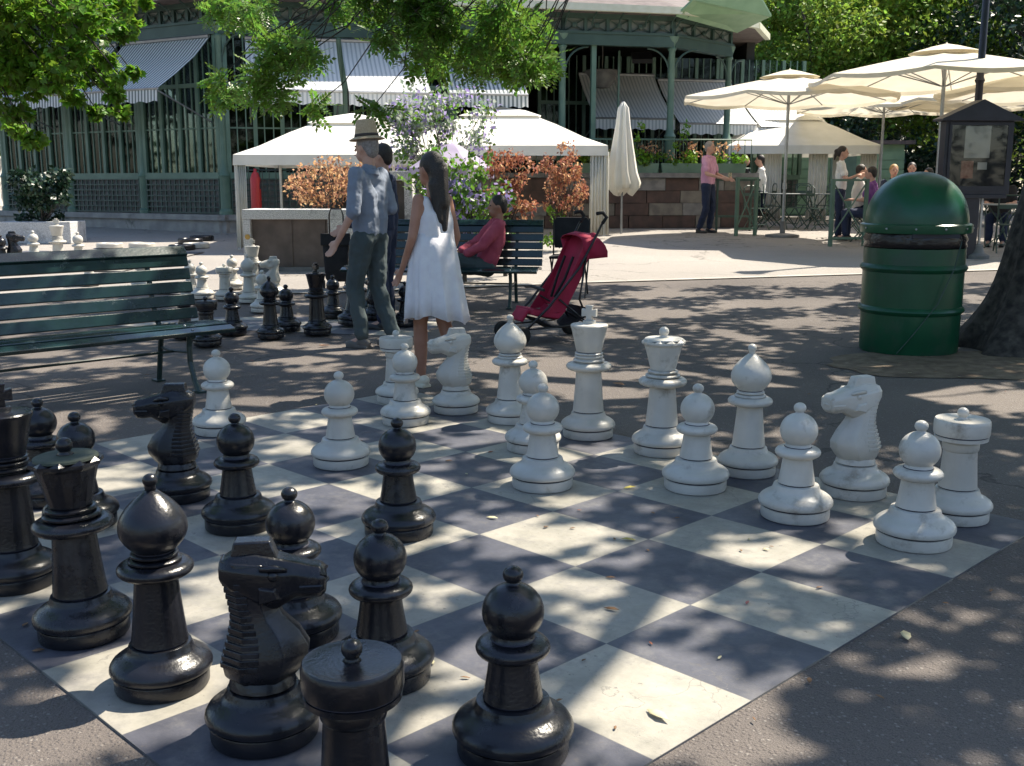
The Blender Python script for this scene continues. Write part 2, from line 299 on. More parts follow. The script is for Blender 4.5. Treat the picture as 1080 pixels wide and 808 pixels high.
# ------------------------------------------------------------------ chessboards
def board_mat():
    m = bpy.data.materials.new('chequered_board'); m.use_nodes = True; n = m.node_tree.nodes; L = m.node_tree.links; p = n['Principled BSDF']
    tc = n.new('ShaderNodeTexCoord'); V = tc.outputs['Object']; s = n.new('ShaderNodeSeparateXYZ'); L.new(V, s.inputs[0])
    def mt(op, a, b=None, c=None, clamp=False):
        q = n.new('ShaderNodeMath'); q.operation = op; q.use_clamp = clamp
        for i, k in enumerate((a, b, c)):
            if k is None: continue
            if isinstance(k, (int, float)): q.inputs[i].default_value = k
            else: L.new(k, q.inputs[i])
        return q.outputs[0]
    u = mt('DIVIDE', s.outputs[0], .4746); v = mt('DIVIDE', s.outputs[1], .39866)
    cell = mt('MODULO', mt('ADD', mt('FLOOR', u), mt('FLOOR', v)), 2)       # 0 dark, 1 light
    def nz(sc, det=5, ro=.6, off=0):
        q = n.new('ShaderNodeTexNoise'); q.inputs['Scale'].default_value = sc; q.inputs['Detail'].default_value = det; q.inputs['Roughness'].default_value = ro
        mp = n.new('ShaderNodeVectorMath'); mp.operation = 'ADD'; mp.inputs[1].default_value = (off, off, off); L.new(V, mp.inputs[0]); L.new(mp.outputs[0], q.inputs['Vector']); return q.outputs[0]
    def ramp(x, a, b, c1, c2):
        q = n.new('ShaderNodeValToRGB'); q.color_ramp.elements[0].position = a; q.color_ramp.elements[1].position = b; q.color_ramp.elements[0].color = (*c1, 1); q.color_ramp.elements[1].color = (*c2, 1); L.new(x, q.inputs[0]); return q.outputs[0]
    def mix(f, a, b, bl='MIX'):
        q = n.new('ShaderNodeMix'); q.data_type = 'RGBA'; q.blend_type = bl
        for i, k in ((0, f), (6, a), (7, b)):
            if isinstance(k, (int, float)): q.inputs[i].default_value = k
            elif isinstance(k, tuple): q.inputs[i].default_value = (*k, 1)
            else: L.new(k, q.inputs[i])
        return q.outputs[2]
    dark = ramp(nz(5), .35, .7, (.060, .063, .080), (.108, .110, .130)); light = ramp(nz(4, 8, .7, 3), .32, .68, (.25, .24, .20), (.43, .40, .335))
    # each square of its own tone
    vo = n.new('ShaderNodeCombineXYZ'); L.new(mt('FLOOR', u), vo.inputs[0]); L.new(mt('FLOOR', v), vo.inputs[1]); wn = n.new('ShaderNodeTexWhiteNoise'); L.new(vo.outputs[0], wn.inputs[0])
    c = mix(cell, dark, light)
    c = mix(1, c, ramp(wn.outputs[0], 0, 1, (.86, .86, .88), (1.0, 1.0, 1.0)), 'MULTIPLY')
    st = mt('MULTIPLY', mt('SUBTRACT', nz(2.3, 9, .72, 9), .5), 5, clamp=True); c = mix(mt('MULTIPLY', st, .55), c, (.20, .19, .185))
    sc = mt('MULTIPLY', mt('SUBTRACT', nz(38, 4, .8, 2), .63), 16, clamp=True); c = mix(mt('MULTIPLY', sc, .75), c, (.11, .10, .10))
    fleck = mt('MULTIPLY', mt('SUBTRACT', nz(30, 5, .8, 14), .66), 14, clamp=True); c = mix(mt('MULTIPLY', fleck, .5), c, (.5, .48, .44))
    big = mt('MULTIPLY', mt('SUBTRACT', nz(6.5, 12, .78, 21), .52), 7, clamp=True); c = mix(mt('MULTIPLY', big, .58), c, (.17, .165, .16))
    big2 = mt('MULTIPLY', mt('SUBTRACT', nz(13, 10, .8, 31), .57), 9, clamp=True); c = mix(mt('MULTIPLY', mt('MULTIPLY', big2, cell), .40), c, (.16, .15, .14))
    wv = n.new('ShaderNodeTexVoronoi'); wv.feature = 'DISTANCE_TO_EDGE'; wv.inputs['Scale'].default_value = 2.6; dv = n.new('ShaderNodeVectorMath'); dv.operation = 'MULTIPLY_ADD'; dv.inputs[1].default_value = (.5, .5, .5); dn = n.new('ShaderNodeTexNoise'); dn.inputs['Scale'].default_value = 5; dn.inputs['Detail'].default_value = 8; L.new(V, dn.inputs['Vector']); L.new(dn.outputs['Color'], dv.inputs[0]); L.new(V, dv.inputs[2]); L.new(dv.outputs[0], wv.inputs['Vector'])
    ck = mt('MULTIPLY', mt('LESS_THAN', wv.outputs['Distance'], .006), mt('GREATER_THAN', nz(1.7, 2, .5, 40), .55)); c = mix(mt('MULTIPLY', ck, .45), c, (.12, .115, .11))
    eu = mt('PINGPONG', mt('ADD', u, .0), .5); ev = mt('PINGPONG', v, .5); ed = mt('MINIMUM', mt('MULTIPLY', eu, .4746), mt('MULTIPLY', ev, .39866)); c = mix(mt('MULTIPLY', mt('LESS_THAN', ed, .0016), .55), c, (.10, .10, .105))
    L.new(c, p.inputs['Base Color'])
    # joints
    L.new(mt('ADD', mt('MULTIPLY', nz(11, 4, .6, 5), .35), .34), p.inputs['Roughness'])
    b = n.new('ShaderNodeBump'); b.inputs['Strength'].default_value = .35; b.inputs['Distance'].default_value = .004; L.new(nz(45, 6, .7), b.inputs['Height']); L.new(b.outputs[0], p.inputs['Normal'])
    p.inputs['Specular IOR Level'].default_value = .4
    return m
M['board'] = board_mat()
mb = MB(); mb.box((0, 0, -.006), (8 * .4746, 8 * .39866, .004)); B1 = mb.build('chessboard', 'board'); B1.location = (-2.9248, 4.3343, .002); B1.rotation_euler = (0, 0, math.atan2(-.709, .7052))
tag(B1, 'large grey and off-white chequered board nearest the camera, spread flat on the asphalt', 'chessboard')
B2 = B1.copy(); C.objects.link(B2); B2.location = (at(352, 372).x - 2.6, 9.75, .004); B2.rotation_euler = (0, 0, R(-14)); B2['label'] = 'second chequered board behind the green bench, seen under the standing man and the tilted queen'
B2.scale = (.85, .85, 1)
B3 = B1.copy(); C.objects.link(B3); B3.location = (-8.6, 14.6, gz(14.6) + .012); B3.rotation_euler = (math.atan(.0264), 0, R(-6)); B3.scale = (.9, .9, 1); B3['label'] = 'far chequered board at the left, its white king showing over the back of the bench'

# ------------------------------------------------------------------ chess pieces
def arc(cx, cz, r_, a0, a1, n=8): return [(cx + r_ * math.cos(R(a0 + (a1 - a0) * i / n)), cz + r_ * math.sin(R(a0 + (a1 - a0) * i / n))) for i in range(n + 1)]
def bulge(z, rin, rout, h, n=8):
    b = min(h * .75, (rout - rin)); return [(rin, z - h / 2)] + [(rout - b + b * math.cos(R(-90 + 180 * i / n)), z + h / 2 * math.sin(R(-90 + 180 * i / n))) for i in range(n + 1)] + [(rin, z + h / 2)]
def lp(mb, prof, k, n=36, grime=(), **kw):
    p = [(r_ * k * 1.05, z * k) for r_, z in prof]; sl_ = [1 if i in grime else 0 for i in range(len(p) - 1)]
    return mb.lathe(p, n, slots=sl_, **kw)
NAMES = dict(pawn='pawn', rook='rook', bishop='bishop', knight='knight', queen='queen', king='king')
def make_piece(kind, colour):
    K = dict(pawn=.126, rook=.118, bishop=.117, knight=.125, queen=.118, king=.125)[kind]
    t = thing('chess_' + kind, 'x', 'chess piece'); mats = [colour, 'grime']
    base = [(0, 0), (.93, 0), (.985, .03), (1, .08), (1, .33), (.99, .36), (.955, .365), (.955, .405), (1.02, .415), (1.065, .44), (1.085, .50), (1.075, .58), (1.02, .67), (.92, .75), (.80, .815), (.725, .87), (.69, .93), (.67, 1.0), (.65, 1.05), (.60, 1.065), (.565, 1.07)]
    mb = MB(); lp(mb, base, K, grime=(6, 7)); mb.build('base', mats, t, auto=38)
    def stem(r0, r1, z1, cz, cr, extra=()):
        pr = [(r0 - .035, 1.07), (r0 - .035, 1.10), (r0, 1.11), (r0 - .01, 1.16)]
        for i in range(1, 7): q = i / 6; pr.append((r0 + (r1 - r0) * (q ** .75), 1.16 + (z1 - 1.16) * q))
        pr += bulge(cz, r1, cr, .33, 10)
        for ez, er, eh in extra: pr += bulge(ez, min(r1, er - .07), er, eh, 5)
        mb = MB(); lp(mb, pr, K, grime=(0,)); mb.build('stem', mats, t, auto=38); return pr[-1]
    if kind == 'pawn':
        r_, z = stem(.535, .42, 1.90, 2.08, .66)
        mb = MB(); hd = [(.40, z), (.38, z + .02)] + arc(0, 2.76, .545, -48, 74, 14)
        lp(mb, hd + [(.115, 3.31), (.11, 3.35)], K, grime=(0,)); mb.build('head', mats, t, auto=50)
        mb = MB(); lp(mb, [(.11, 3.33)] + [(a * 1.1, b) for a, b in arc(0, 3.46, .165, -50, 90, 8)], K, 24); mb.build('knob', mats, t, smooth=True)
    elif kind == 'bishop':
        r_, z = stem(.60, .45, 2.62, 2.82, .80, ((3.03, .56, .12), (3.16, .50, .12)))
        mb = MB(); pr = [(.42, z), (.44, z + .03)]
        for i in range(15):
            q = i / 14; zz = 3.26 + 1.36 * q; pr.append((.44 + .28 * math.sin(PI * min(1, q * 1.25) ** .9) if q < .42 else .71 * (1 - ((q - .38) / .62) ** 1.75) + .12 * ((q - .38) / .62), zz))
        lp(mb, pr, K, grime=(0,)); mb.build('mitre', mats, t, auto=45)
        mb = MB(); lp(mb, [(.115, 4.58), (.11, 4.70)] + arc(0, 4.84, .155, -45, 90, 8), K, 24); mb.build('knob', mats, t, smooth=True)
    elif kind == 'rook':
        r_, z = stem(.59, .50, 2.42, 2.50, .56)
        mb = MB(); pr = [(.50, z - .02), (.66, z + .02), (.80, z + .06), (.80, z + .10), (.81, z + .17), (.785, z + .18), (.785, z + .21), (.82, z + .22), (.84, z + .30), (.84, z + .62), (.82, z + .70), (.80, z + .73), (.70, z + .72), (.62, z + .70), (0.12, z + .72)]
        lp(mb, pr, K, grime=(5, 6)); mb.build('turret', mats, t, auto=35)
        mb = MB(); lp(mb, [(.17, z + .70), (.12, z + .76)] + arc(0, z + .93, .175, -50, 90, 8), K, 24); mb.build('knob', mats, t, smooth=True)
    elif kind == 'king':
        r_, z = stem(.62, .50, 2.78, 2.98, .90, ((3.24, .62, .13), (3.40, .57, .12), (3.52, .56, .1)))
        mb = MB(); pr = [(.48, z), (.50, z + .03), (.60, z + .5), (.70, z + .98), (.735, z + 1.05), (.735, z + 1.12), (.70, z + 1.16), (.30, z + 1.19), (.26, z + 1.20), (.25, z + 1.30), (.20, z + 1.32)]
        lp(mb, pr, K, grime=(0,)); mb.build('crown', mats, t, auto=35)
        mb = MB(); z0 = (z + 1.31) * K; a = K * .13; b = K * .31; c = K * .62
        mb.prism([(-a, z0), (a, z0), (a * .9, z0 + c * .30), (b, z0 + c * .24), (b, z0 + c * .78), (a * .95, z0 + c * .70), (a * 1.2, z0 + c), (-a * 1.2, z0 + c), (-a * .95, z0 + c * .70), (-b, z0 + c * .78), (-b, z0 + c * .24), (-a * .9, z0 + c * .30)], K * .26)
        mb.build('cross', mats, t, bevel=.003)
    elif kind == 'queen':
        r_, z = stem(.60, .47, 2.58, 2.78, .88, ((3.02, .64, .13), (3.17, .56, .12)))
        mb = MB(); pr = [(.46, z), (.48, z + .03), (.62, z + .6), (.70, z + .93), (.80, z + 1.02), (.80, z + 1.10), (.70, z + 1.20)]
        n = 20; mb.loft([[Vector((math.cos(2 * PI * j / n) * a * K * (1 + (.035 if j % 2 else -.03) * w_), math.sin(2 * PI * j / n) * a * K * (1 + (.035 if j % 2 else -.03) * w_), b * K - (.012 * w_ if j % 2 == 0 and b > z + 1.15 else 0))) for j in range(n)] for (a, b), w_ in zip(pr, (0, 0, .3, .7, 1.3, 1.5, 1))])
        mb.build('crown', mats, t)
        mb = MB(); mb.lathe([(.735 * K, (z + 1.15) * K), (.72 * K, (z + 1.20) * K), (.66 * K, (z + 1.225) * K), (.0, (z + 1.25) * K)], 40); mb.build('crown_top', ['moss' if colour == 'black' else colour], t)
        mb = MB(); lp(mb, [(.22, z + 1.22), (.13, z + 1.29)] + arc(0, z + 1.46, .185, -50, 90, 8), K, 24); mb.build('knob', mats, t, smooth=True)
    elif kind == 'knight':
        mb = MB(); lp(mb, [(.53, 1.07), (.53, 1.10), (.62, 1.11), (.60, 1.2), (.56, 1.3)], K, grime=(0,)); mb.build('collar', mats, t, auto=35)
        # facing +x: body lofted upwards, head lofted forwards
        def octo(xb, xf, hw, z, zs=0):
            cx = (xb + xf) / 2; hx = (xf - xb) / 2
            return [Vector((cx + hx * a, hw * b, z + zs * a)) for a, b in ((-1, -.45), (-.5, -1), (.45, -1), (1, -.30), (1, .30), (.45, 1), (-.5, 1), (-1, .45))]
        mb = MB(); mb.loft([octo(-.062, .068, .060, .150), octo(-.085, .088, .078, .172), octo(-.090, .112, .084, .205), octo(-.084, .116, .078, .235), octo(-.072, .094, .066, .275), octo(-.064, .056, .056, .315), octo(-.068, .040, .052, .35), octo(-.078, .046, .055, .40), octo(-.085, .05, .05, .455, -.006)])
        def sec(x, zb, zt, hw, cut=.55): return [Vector((x, -hw * cut, zb)), Vector((x, -hw, zb + (zt - zb) * .25)), Vector((x, -hw, zb + (zt - zb) * .72)), Vector((x, -hw * .55, zt)), Vector((x, hw * .55, zt)), Vector((x, hw, zb + (zt - zb) * .72)), Vector((x, hw, zb + (zt - zb) * .25)), Vector((x, hw * cut, zb))]
        mb.loft([sec(-.088, .405, .455, .034), sec(-.06, .375, .470, .054), sec(0, .335, .474, .060), sec(.045, .335, .462, .055), (sec(.09, .360, .450, .045)), sec(.122, .356, .440, .041), sec(.148, .358, .436, .044), sec(.161, .370, .424, .036)])
        mb.loft([[Vector((a, b, z)) for a, b in ((-.062, -.030), (.052, -.026), (.052, .026), (-.062, .030))] for z in (.452,)] + [[Vector((a, b, z)) for a, b in ((-.052, -.026), (.034, -.020), (.034, .020), (-.052, .026))] for z in (.502,)])
        mb.build('horse_head', mats, t, bevel=.0045, auto=50)
        for sy in (-1, 1):
            mb = MB(); m_ = Matrix.Translation((.040, sy * .050, .425)); mb.lathe([(0, -.014), (.010, -.010), (.014, 0), (.010, .010), (0, .014)], 12, mtx=m_)
            mb.build('eye', mats, t, smooth=True); mb = MB(); mb.tube([(.01, sy * .054, .445), (.045, sy * .055, .446), (.072, sy * .044, .436)], [.007, .009, .005], 6); mb.build('brow', mats, t, smooth=True)
        mb = MB(); lv = [(.150, -.062, .068, .060), (.172, -.085, .088, .078), (.205, -.090, .112, .084), (.235, -.084, .116, .078), (.275, -.072, .094, .066), (.315, -.064, .056, .056), (.35, -.068, .040, .052), (.40, -.078, .050, .055), (.455, -.085, .05, .05)]
        for i in range(15):
            z = .200 + i * .0165; zc = z + .006; j = max(q for q in range(len(lv) - 1) if lv[q][0] <= zc); f_ = (zc - lv[j][0]) / (lv[j + 1][0] - lv[j][0]); xb, xf, hw = [lv[j][q] + (lv[j + 1][q] - lv[j][q]) * f_ for q in (1, 2, 3)]
            cx, hx = (xb + xf) / 2, (xf - xb) / 2; h2 = hw + .0018; xe = cx - hx * .12
            ol = [(xb - .003, -.5 * h2), (cx - .55 * hx, -h2), (xe, -h2), (xe, h2), (cx - .55 * hx, h2), (xb - .003, .5 * h2)]
            mb.loft([[Vector((x, y, z)) for x, y in ol], [Vector((x, y, z + .0125)) for x, y in ol]])
        mb.build('mane', mats, t, bevel=.0015)
        for sy in (-1, 1):                                      # cheek plates and lips
            mb = MB()
            mb.loft([[Vector((x, sy * y, z)) for x, z in pts] for y, pts in ((.048, ((.0, .352), (.06, .366), (.05, .40), (.0, .41))), (.064, ((.008, .362), (.048, .372), (.042, .392), (.008, .398))))])
            mb.build('cheek', mats, t, bevel=.002); mb = MB(); mb.tube([(.100, sy * .043, .392), (.15, sy * .042, .392), (.165, 0, .396)], .0045, 6); mb.build('lip', mats, t); mb = MB(); mb.tube([(.147, sy * .034, .420), (.161, sy * .026, .414)], .0065, 6); mb.build('nostril', mats, t)
    return t
PR = {(k, c): Proto(make_piece(k, c)) for c in ('white', 'black') for k in ('pawn', 'rook', 'bishop', 'knight', 'queen', 'king')}
G1w, G1b = 'white pieces on the near chessboard', 'black pieces on the near chessboard'
G2w, G2b, G3 = 'white pieces on the second chessboard', 'black pieces on the second chessboard', 'pieces on the far chessboard at the left'
ONB = .006
def pc_(kind, col, px, py, label, rz=0, tilt=None, group=None, s=None, z=ONB):
    p = at(px, py); return PR[kind, col]((p.x, p.y, p.z + z), rz, label, tilt=tilt, group=group, scale=s)
W = 'white'; K_ = 'black'
pc_('rook', W, 1007, 548, 'white rook at the right end of the near back row, partly behind a pawn', .2, s=0.985, group=G1w)
pc_('pawn', W, 963, 574, 'white pawn furthest right on the near board, standing before the rook', .5, s=0.99, group=G1w)
pc_('knight', W, 900, 522, 'white knight at the right beneath the green bin, muzzle turned left', PI + .35, s=0.995, group=G1w)
pc_('pawn', W, 838, 546, 'white pawn in front of the right-hand white knight', 1.5, s=0.99, group=G1w)
pc_('bishop', W, 788, 500, 'white bishop between the queen and the right-hand knight', 2, s=1, group=G1w)
pc_('pawn', W, 733, 516, 'white pawn between the white queen and the right-hand white bishop', 2.6, s=0.99, group=G1w)
pc_('queen', W, 697, 478, 'white queen with a flared crown and small knob on the near board', .3, s=1.06, group=G1w)
pc_('king', W, 620, 461, 'white king on the near board, its cross below the red pushchair', -.35, s=0.98, group=G1w)
pc_('pawn', W, 572, 514, 'white pawn standing forward, overlapping the pawn beside the king', 3, s=0.98, group=G1w)
pc_('pawn', W, 562, 475, 'white pawn half hidden behind another pawn left of the white king', 4, s=0.96, group=G1w)
pc_('bishop', W, 538, 445, 'white bishop to the right of the left-hand white knight', 4.4, s=1, group=G1w)
pc_('knight', W, 481, 435, 'white knight by the legs of the woman in the white dress', PI + .3, s=0.955, group=G1w)
pc_('pawn', W, 428, 447, 'white pawn in front of the far left white rook', 1, s=0.955, group=G1w)
pc_('rook', W, 419, 424, 'white rook at the left end of its row, behind a pawn', 0, s=0.96, group=G1w)
pc_('pawn', W, 360, 491, 'white pawn advanced alone right of the black pawns at the board\'s left', 2, s=0.955, group=G1w)
pc_('pawn', W, 232, 457, 'white pawn furthest left, by the curved leg of the green bench', 2.4, s=0.955, group=G1w)
pc_('king', K_, 17, 617, 'black king cut by the left edge of the photo', .5, s=0.96, group=G1b)
pc_('queen', K_, 90, 670, 'black queen with a mossy faceted crown, leaning a little', .2, tilt=(0, -.03), s=1.01, group=G1b)
pc_('bishop', K_, 172, 724, 'dusty black bishop at the lower left casting a shadow on the asphalt', 1, s=0.965, group=G1b)
pc_('knight', K_, 280, 776, 'large black knight in the foreground with ribbed mane, facing right', .12, s=0.955, group=G1b)
pc_('rook', K_, 377, 889, 'black rook at the bottom edge, only its round knobbed top in view', 0, s=0.95, group=G1b)
pc_('pawn', K_, 541, 794, 'black pawn nearest the camera at the bottom centre', 0, s=0.97, group=G1b)
pc_('pawn', K_, 404, 717, 'black pawn directly behind the foreground rook', 1.7, s=0.95, group=G1b)
pc_('pawn', K_, 311, 671, 'black pawn mostly hidden behind the foreground knight', 1.2, s=0.96, group=G1b)
pc_('pawn', K_, 421, 564, 'black pawn standing alone near the middle of the board', 2.4, s=0.96, group=G1b)
pc_('pawn', K_, 253, 557, 'black pawn just right of the left-facing black knight', 2.8, s=0.96, group=G1b)
pc_('knight', K_, 189, 526, 'black knight at the left with its muzzle turned left towards the bench', PI + .1, s=0.955, group=G1b)
pc_('pawn', K_, 48, 530, 'black pawn behind the black king at the left edge', 3.3, s=0.94, group=G1b)
pc_('pawn', K_, 87, 555, 'black pawn peeping out behind the crown of the black queen', 3.8, s=0.96, group=G1b)
# second board
pc_('rook', K_, 219, 366, 'black rook behind the right end of the green bench seat', .3, group=G2b, z=.015, s=.88)
pc_('pawn', K_, 246, 354, 'black pawn right of the rook behind the bench end', .6, group=G2b, z=.015, s=.88)
pc_('bishop', K_, 286, 358, 'black bishop on the second board, left of the upright black king', .9, group=G2b, z=.015, s=.88)
pc_('pawn', K_, 303, 350, 'shiny black pawn just behind the bishop on the second board', 1.4, group=G2b, z=.015, s=.88)
pc_('king', K_, 335, 354, 'upright black king on the second board, left of the tilted queen', 2.3, group=G2b, z=.015, s=.88)
pc_('pawn', K_, 352, 336, 'black pawn hidden behind the upright black king', 2, group=G2b, z=.015, s=.88)
pc_('queen', K_, 371, 345, 'black queen tilted to the right beside the hatted man\'s leg', .5, tilt=(0, .12), group=G2b, z=.018)
pc_('knight', K_, 396, 338, 'black knight behind the hatted man\'s trouser leg', 2.2, group=G2b, z=.015, s=.88)
pc_('pawn', K_, 196, 358, 'black pawn hidden under the slats of the green bench', 1, group=G2b, z=.015, s=.8)
pc_('pawn', K_, 428, 345, 'black pawn between the hatted man and the woman in white', 1, group=G2b, z=.015, s=.88)
pc_('pawn', W, 202, 313, 'white pawn just past the end of the bench backrest', .3, group=G2w, z=.015, s=.86)
pc_('pawn', W, 214, 316, 'white pawn second from the bench backrest, left of the white rook', .9, group=G2w, z=.015, s=.86)
pc_('rook', W, 238, 317, 'white rook on the second board', 1, group=G2w, z=.015, s=.86)
pc_('pawn', W, 246, 306, 'white pawn behind the white rook of the second board', 1.5, group=G2w, z=.015, s=.86)
pc_('bishop', W, 263, 320, 'white bishop in front of the white king on the second board', 2, group=G2w, z=.015, s=.86)
pc_('king', W, 268, 308, 'white king of the second board, behind the white bishop', .3, group=G2w, z=.015, s=.86)
pc_('knight', W, 289, 313, 'white knight right of the white king on the second board', PI + .2, group=G2w, z=.015, s=.86)
pc_('pawn', W, 278, 330, 'white pawn behind the black bishop of the second board', .2, group=G2w, z=.015, s=.9)
pc_('pawn', W, 150, 305, 'white pawn seen through the gaps of the bench backrest', .2, group=G2w, z=.015, s=.86)
pc_('pawn', W, 95, 302, 'white pawn seen through the slats near the bench\'s left post', .2, group=G2w, z=.015, s=.86)
# far board
pc_('knight', K_, 16, 283, 'small black knight at the left edge above the bench back', .4, group=G3, z=.03)
pc_('pawn', K_, 3, 284, 'small black pawn cut by the left edge above the bench', .4, group=G3, z=.03)
pc_('pawn', W, 37, 279, 'small white pawn left of the far white king', .4, group=G3, z=.03)
pc_('king', W, 63, 286, 'far white king standing up above the bench back', .2, group=G3, z=.03)
pc_('pawn', W, 84, 281, 'small white pawn right of the far white king', .4, group=G3, z=.03)
# draughts
for i, (px, py, c, lb) in enumerate([(192, 264, K_, 'black draughts disc nearest the bench top'), (201, 257, K_, 'black draughts disc in the middle of the group'), (213, 254, K_, 'furthest right black draughts disc'), (207, 262, W, 'white draughts disc on the sunny paving right of the bench'), (150, 262, W, 'white draughts disc close behind the bench top'), (116, 262, W, 'white draughts disc behind the middle of the bench back')]):
    p = at(px, py); mb = MB(); mb.lathe([(.20, 0), (.215, .01), (.215, .07), (.20, .085), (.16, .085), (.15, .075), (0, .075)], 28)
    mb.lathe([(.07, .070), (.07, .083), (.05, .086), (0, .08)], 20)
    tag(mb.build('draughts_disc', c, loc=(p.x, p.y, p.z + .008), auto=35), lb, 'game piece', 'large flat draughts discs on the sunlit plaza')

# ------------------------------------------------------------------ benches
def make_bench(L=1.9):                                    # seat faces -y, backrest towards +y; long axis x, origin in the middle of the ground
    t = thing('park_bench', 'x', 'bench')
    prof = []                                             # slat centres (y, z, tilt)
    seat = [(-.315, .375, .30), (-.215, .393, .08), (-.115, .395, 0), (-.015, .388, -.08), (.08, .376, -.1)]
    back = [(.150, .435, 1.25), (.178, .52, 1.3), (.203, .605, 1.3), (.228, .69, 1.3), (.250, .775, 1.25)]
    for nm, lst in (('seat', seat), ('backrest', back)):
        mb = MB()
        for y, z, a in lst:
            m_ = Matrix.Translation((0, y, z)) @ Matrix.Rotation(a, 4, 'X'); mb.box((-L / 2, -.037, -.013), (L / 2, .037, .013), m_)
        if nm == 'backrest':
            m_ = Matrix.Translation((0, .268, .838)) @ Matrix.Rotation(.75, 4, 'X'); mb.box((-L / 2, -.04, -.013), (L / 2, .04, .013), m_)
        mb.build(nm, 'slat', t, bevel=.005)
    for sx in (-1, 1):
        x = sx * (L / 2 - .28); f = MB()
        m_ = lambda p: (x, p[0], p[1])
        f.tube([m_(p) for p in ((-.325, .345), (-.26, .365), (0, .365), (.10, .35), (.175, .42), (.215, .56), (.27, .80), (.28, .84))], .017, 8)
        f.box((x - .02, -.28, .360), (x + .02, .10, .372)); f.build('frame', 'bench_iron', t)
        g = MB(); g.tube([m_(p) for p in ((-.28, .355), (-.262, .28), (-.265, .18), (-.31, .07), (-.36, .0))], [.019, .018, .018, .018, .02], 8); g.box((x - .03, -.40, 0), (x + .03, -.32, .012)); g.build('leg', 'bench_iron', t)
        g = MB(); g.tube([m_(p) for p in ((.10, .355), (.13, .24), (.16, .10), (.18, .0))], .018, 8); g.box((x - .03, .15, 0), (x + .03, .23, .012)); g.build('leg', 'bench_iron', t)
        g = MB(); g.tube([m_(p) for p in ((-.258, .24), (0, .225), (.135, .235))], .009, 6); g.build('brace', 'bench_iron', t)
    g = MB(); g.tube([(-L / 2 + .28, -.05, .225), (L / 2 - .28, -.05, .225)], .009, 6); g.build('stretcher', 'bench_iron', t)
    for x in (-(L / 2 - .28), L / 2 - .28):
        for y, z, a in seat + back:
            g = MB(); q = Matrix.Translation((x, y, z)) @ Matrix.Rotation(a, 4, 'X'); g.lathe([(.009, .013), (.009, .016), (.004, .019), (0, .0195)], 10, mtx=q if a < 1 else q @ Matrix.Rotation(PI, 4, 'X')); g.build('bolt', 'steel', t, smooth=True)
    return t
bench = Proto(make_bench(2.05))
GB = 'green slatted park benches'
bp = at(168, 402)
b1rz = R(44)
off = Matrix.Rotation(b1rz, 3, 'Z') @ Vector((1.025 - .28, .18, 0))
bench((bp.x - off.x, bp.y - off.y, 0), b1rz, 'dark green slatted bench at the left edge, backrest dappled with sun', group=GB)
p = at(500, 322); bench((p.x - .32, p.y + .15, p.z), R(-8), 'green bench behind the woman in white, with the red-clad sitter', group=GB)

# ------------------------------------------------------------------ litter bin
def bin_():
    p = at(957, 369); t = thing('litter_bin', 'tall green domed litter bin standing on bare earth by the dark trunk', 'bin', (p.x, p.y, 0))
    mb = MB(); pr = [(.355, 0), (.365, .02), (.368, .30), (.385, .315), (.392, .33), (.385, .35), (.372, .36), (.372, .62), (.388, .635), (.395, .65), (.388, .665), (.374, .68), (.372, .80), (.34, .80)]
    mb.lathe(pr, 48); mb.build('body', 'bin', t, auto=40)
    mb = MB(); mb.lathe([(.36, .80), (.378, .81), (.37, .84), (.382, .87), (.365, .90), (.372, .93), (.33, .95)], 48); mb.build('bag', 'bin_dark', t, smooth=True)
    mb = MB(); mb.lathe([(.37, .915), (.405, .915), (.408, .925), (.408, .975), (.395, .985)] + [(.378 * math.cos(a) ** .92 if a < 1.5 else 0, .985 + .385 * math.sin(a)) for a in [i * PI / 2 / 14 for i in range(15)]], 48); mb.build('lid', 'bin', t, auto=35)
    mb = MB(); mb.box((-.16, -.375, .885), (.19, -.36, .915)); mb.build('lid_bracket', 'navy', t)
    mb = MB(); mb.tube([(.22, -.34, .86), (.16, -.385, .66), (.05, -.40, .4), (-.12, -.372, .15), (-.2, -.32, .02)], .004, 6); mb.build('cord', 'green_dark', t)
    mb = MB()
    for a in range(-80, 260, 30): mb.lathe([(.008, 0), (.008, .006), (0, .008)], 8, mtx=Matrix.Rotation(R(a), 4, 'Z') @ Matrix.Translation((.408, 0, .95)) @ Matrix.Rotation(PI / 2, 4, 'Y'))
    mb.build('rivets', 'steel', t)
bin_()

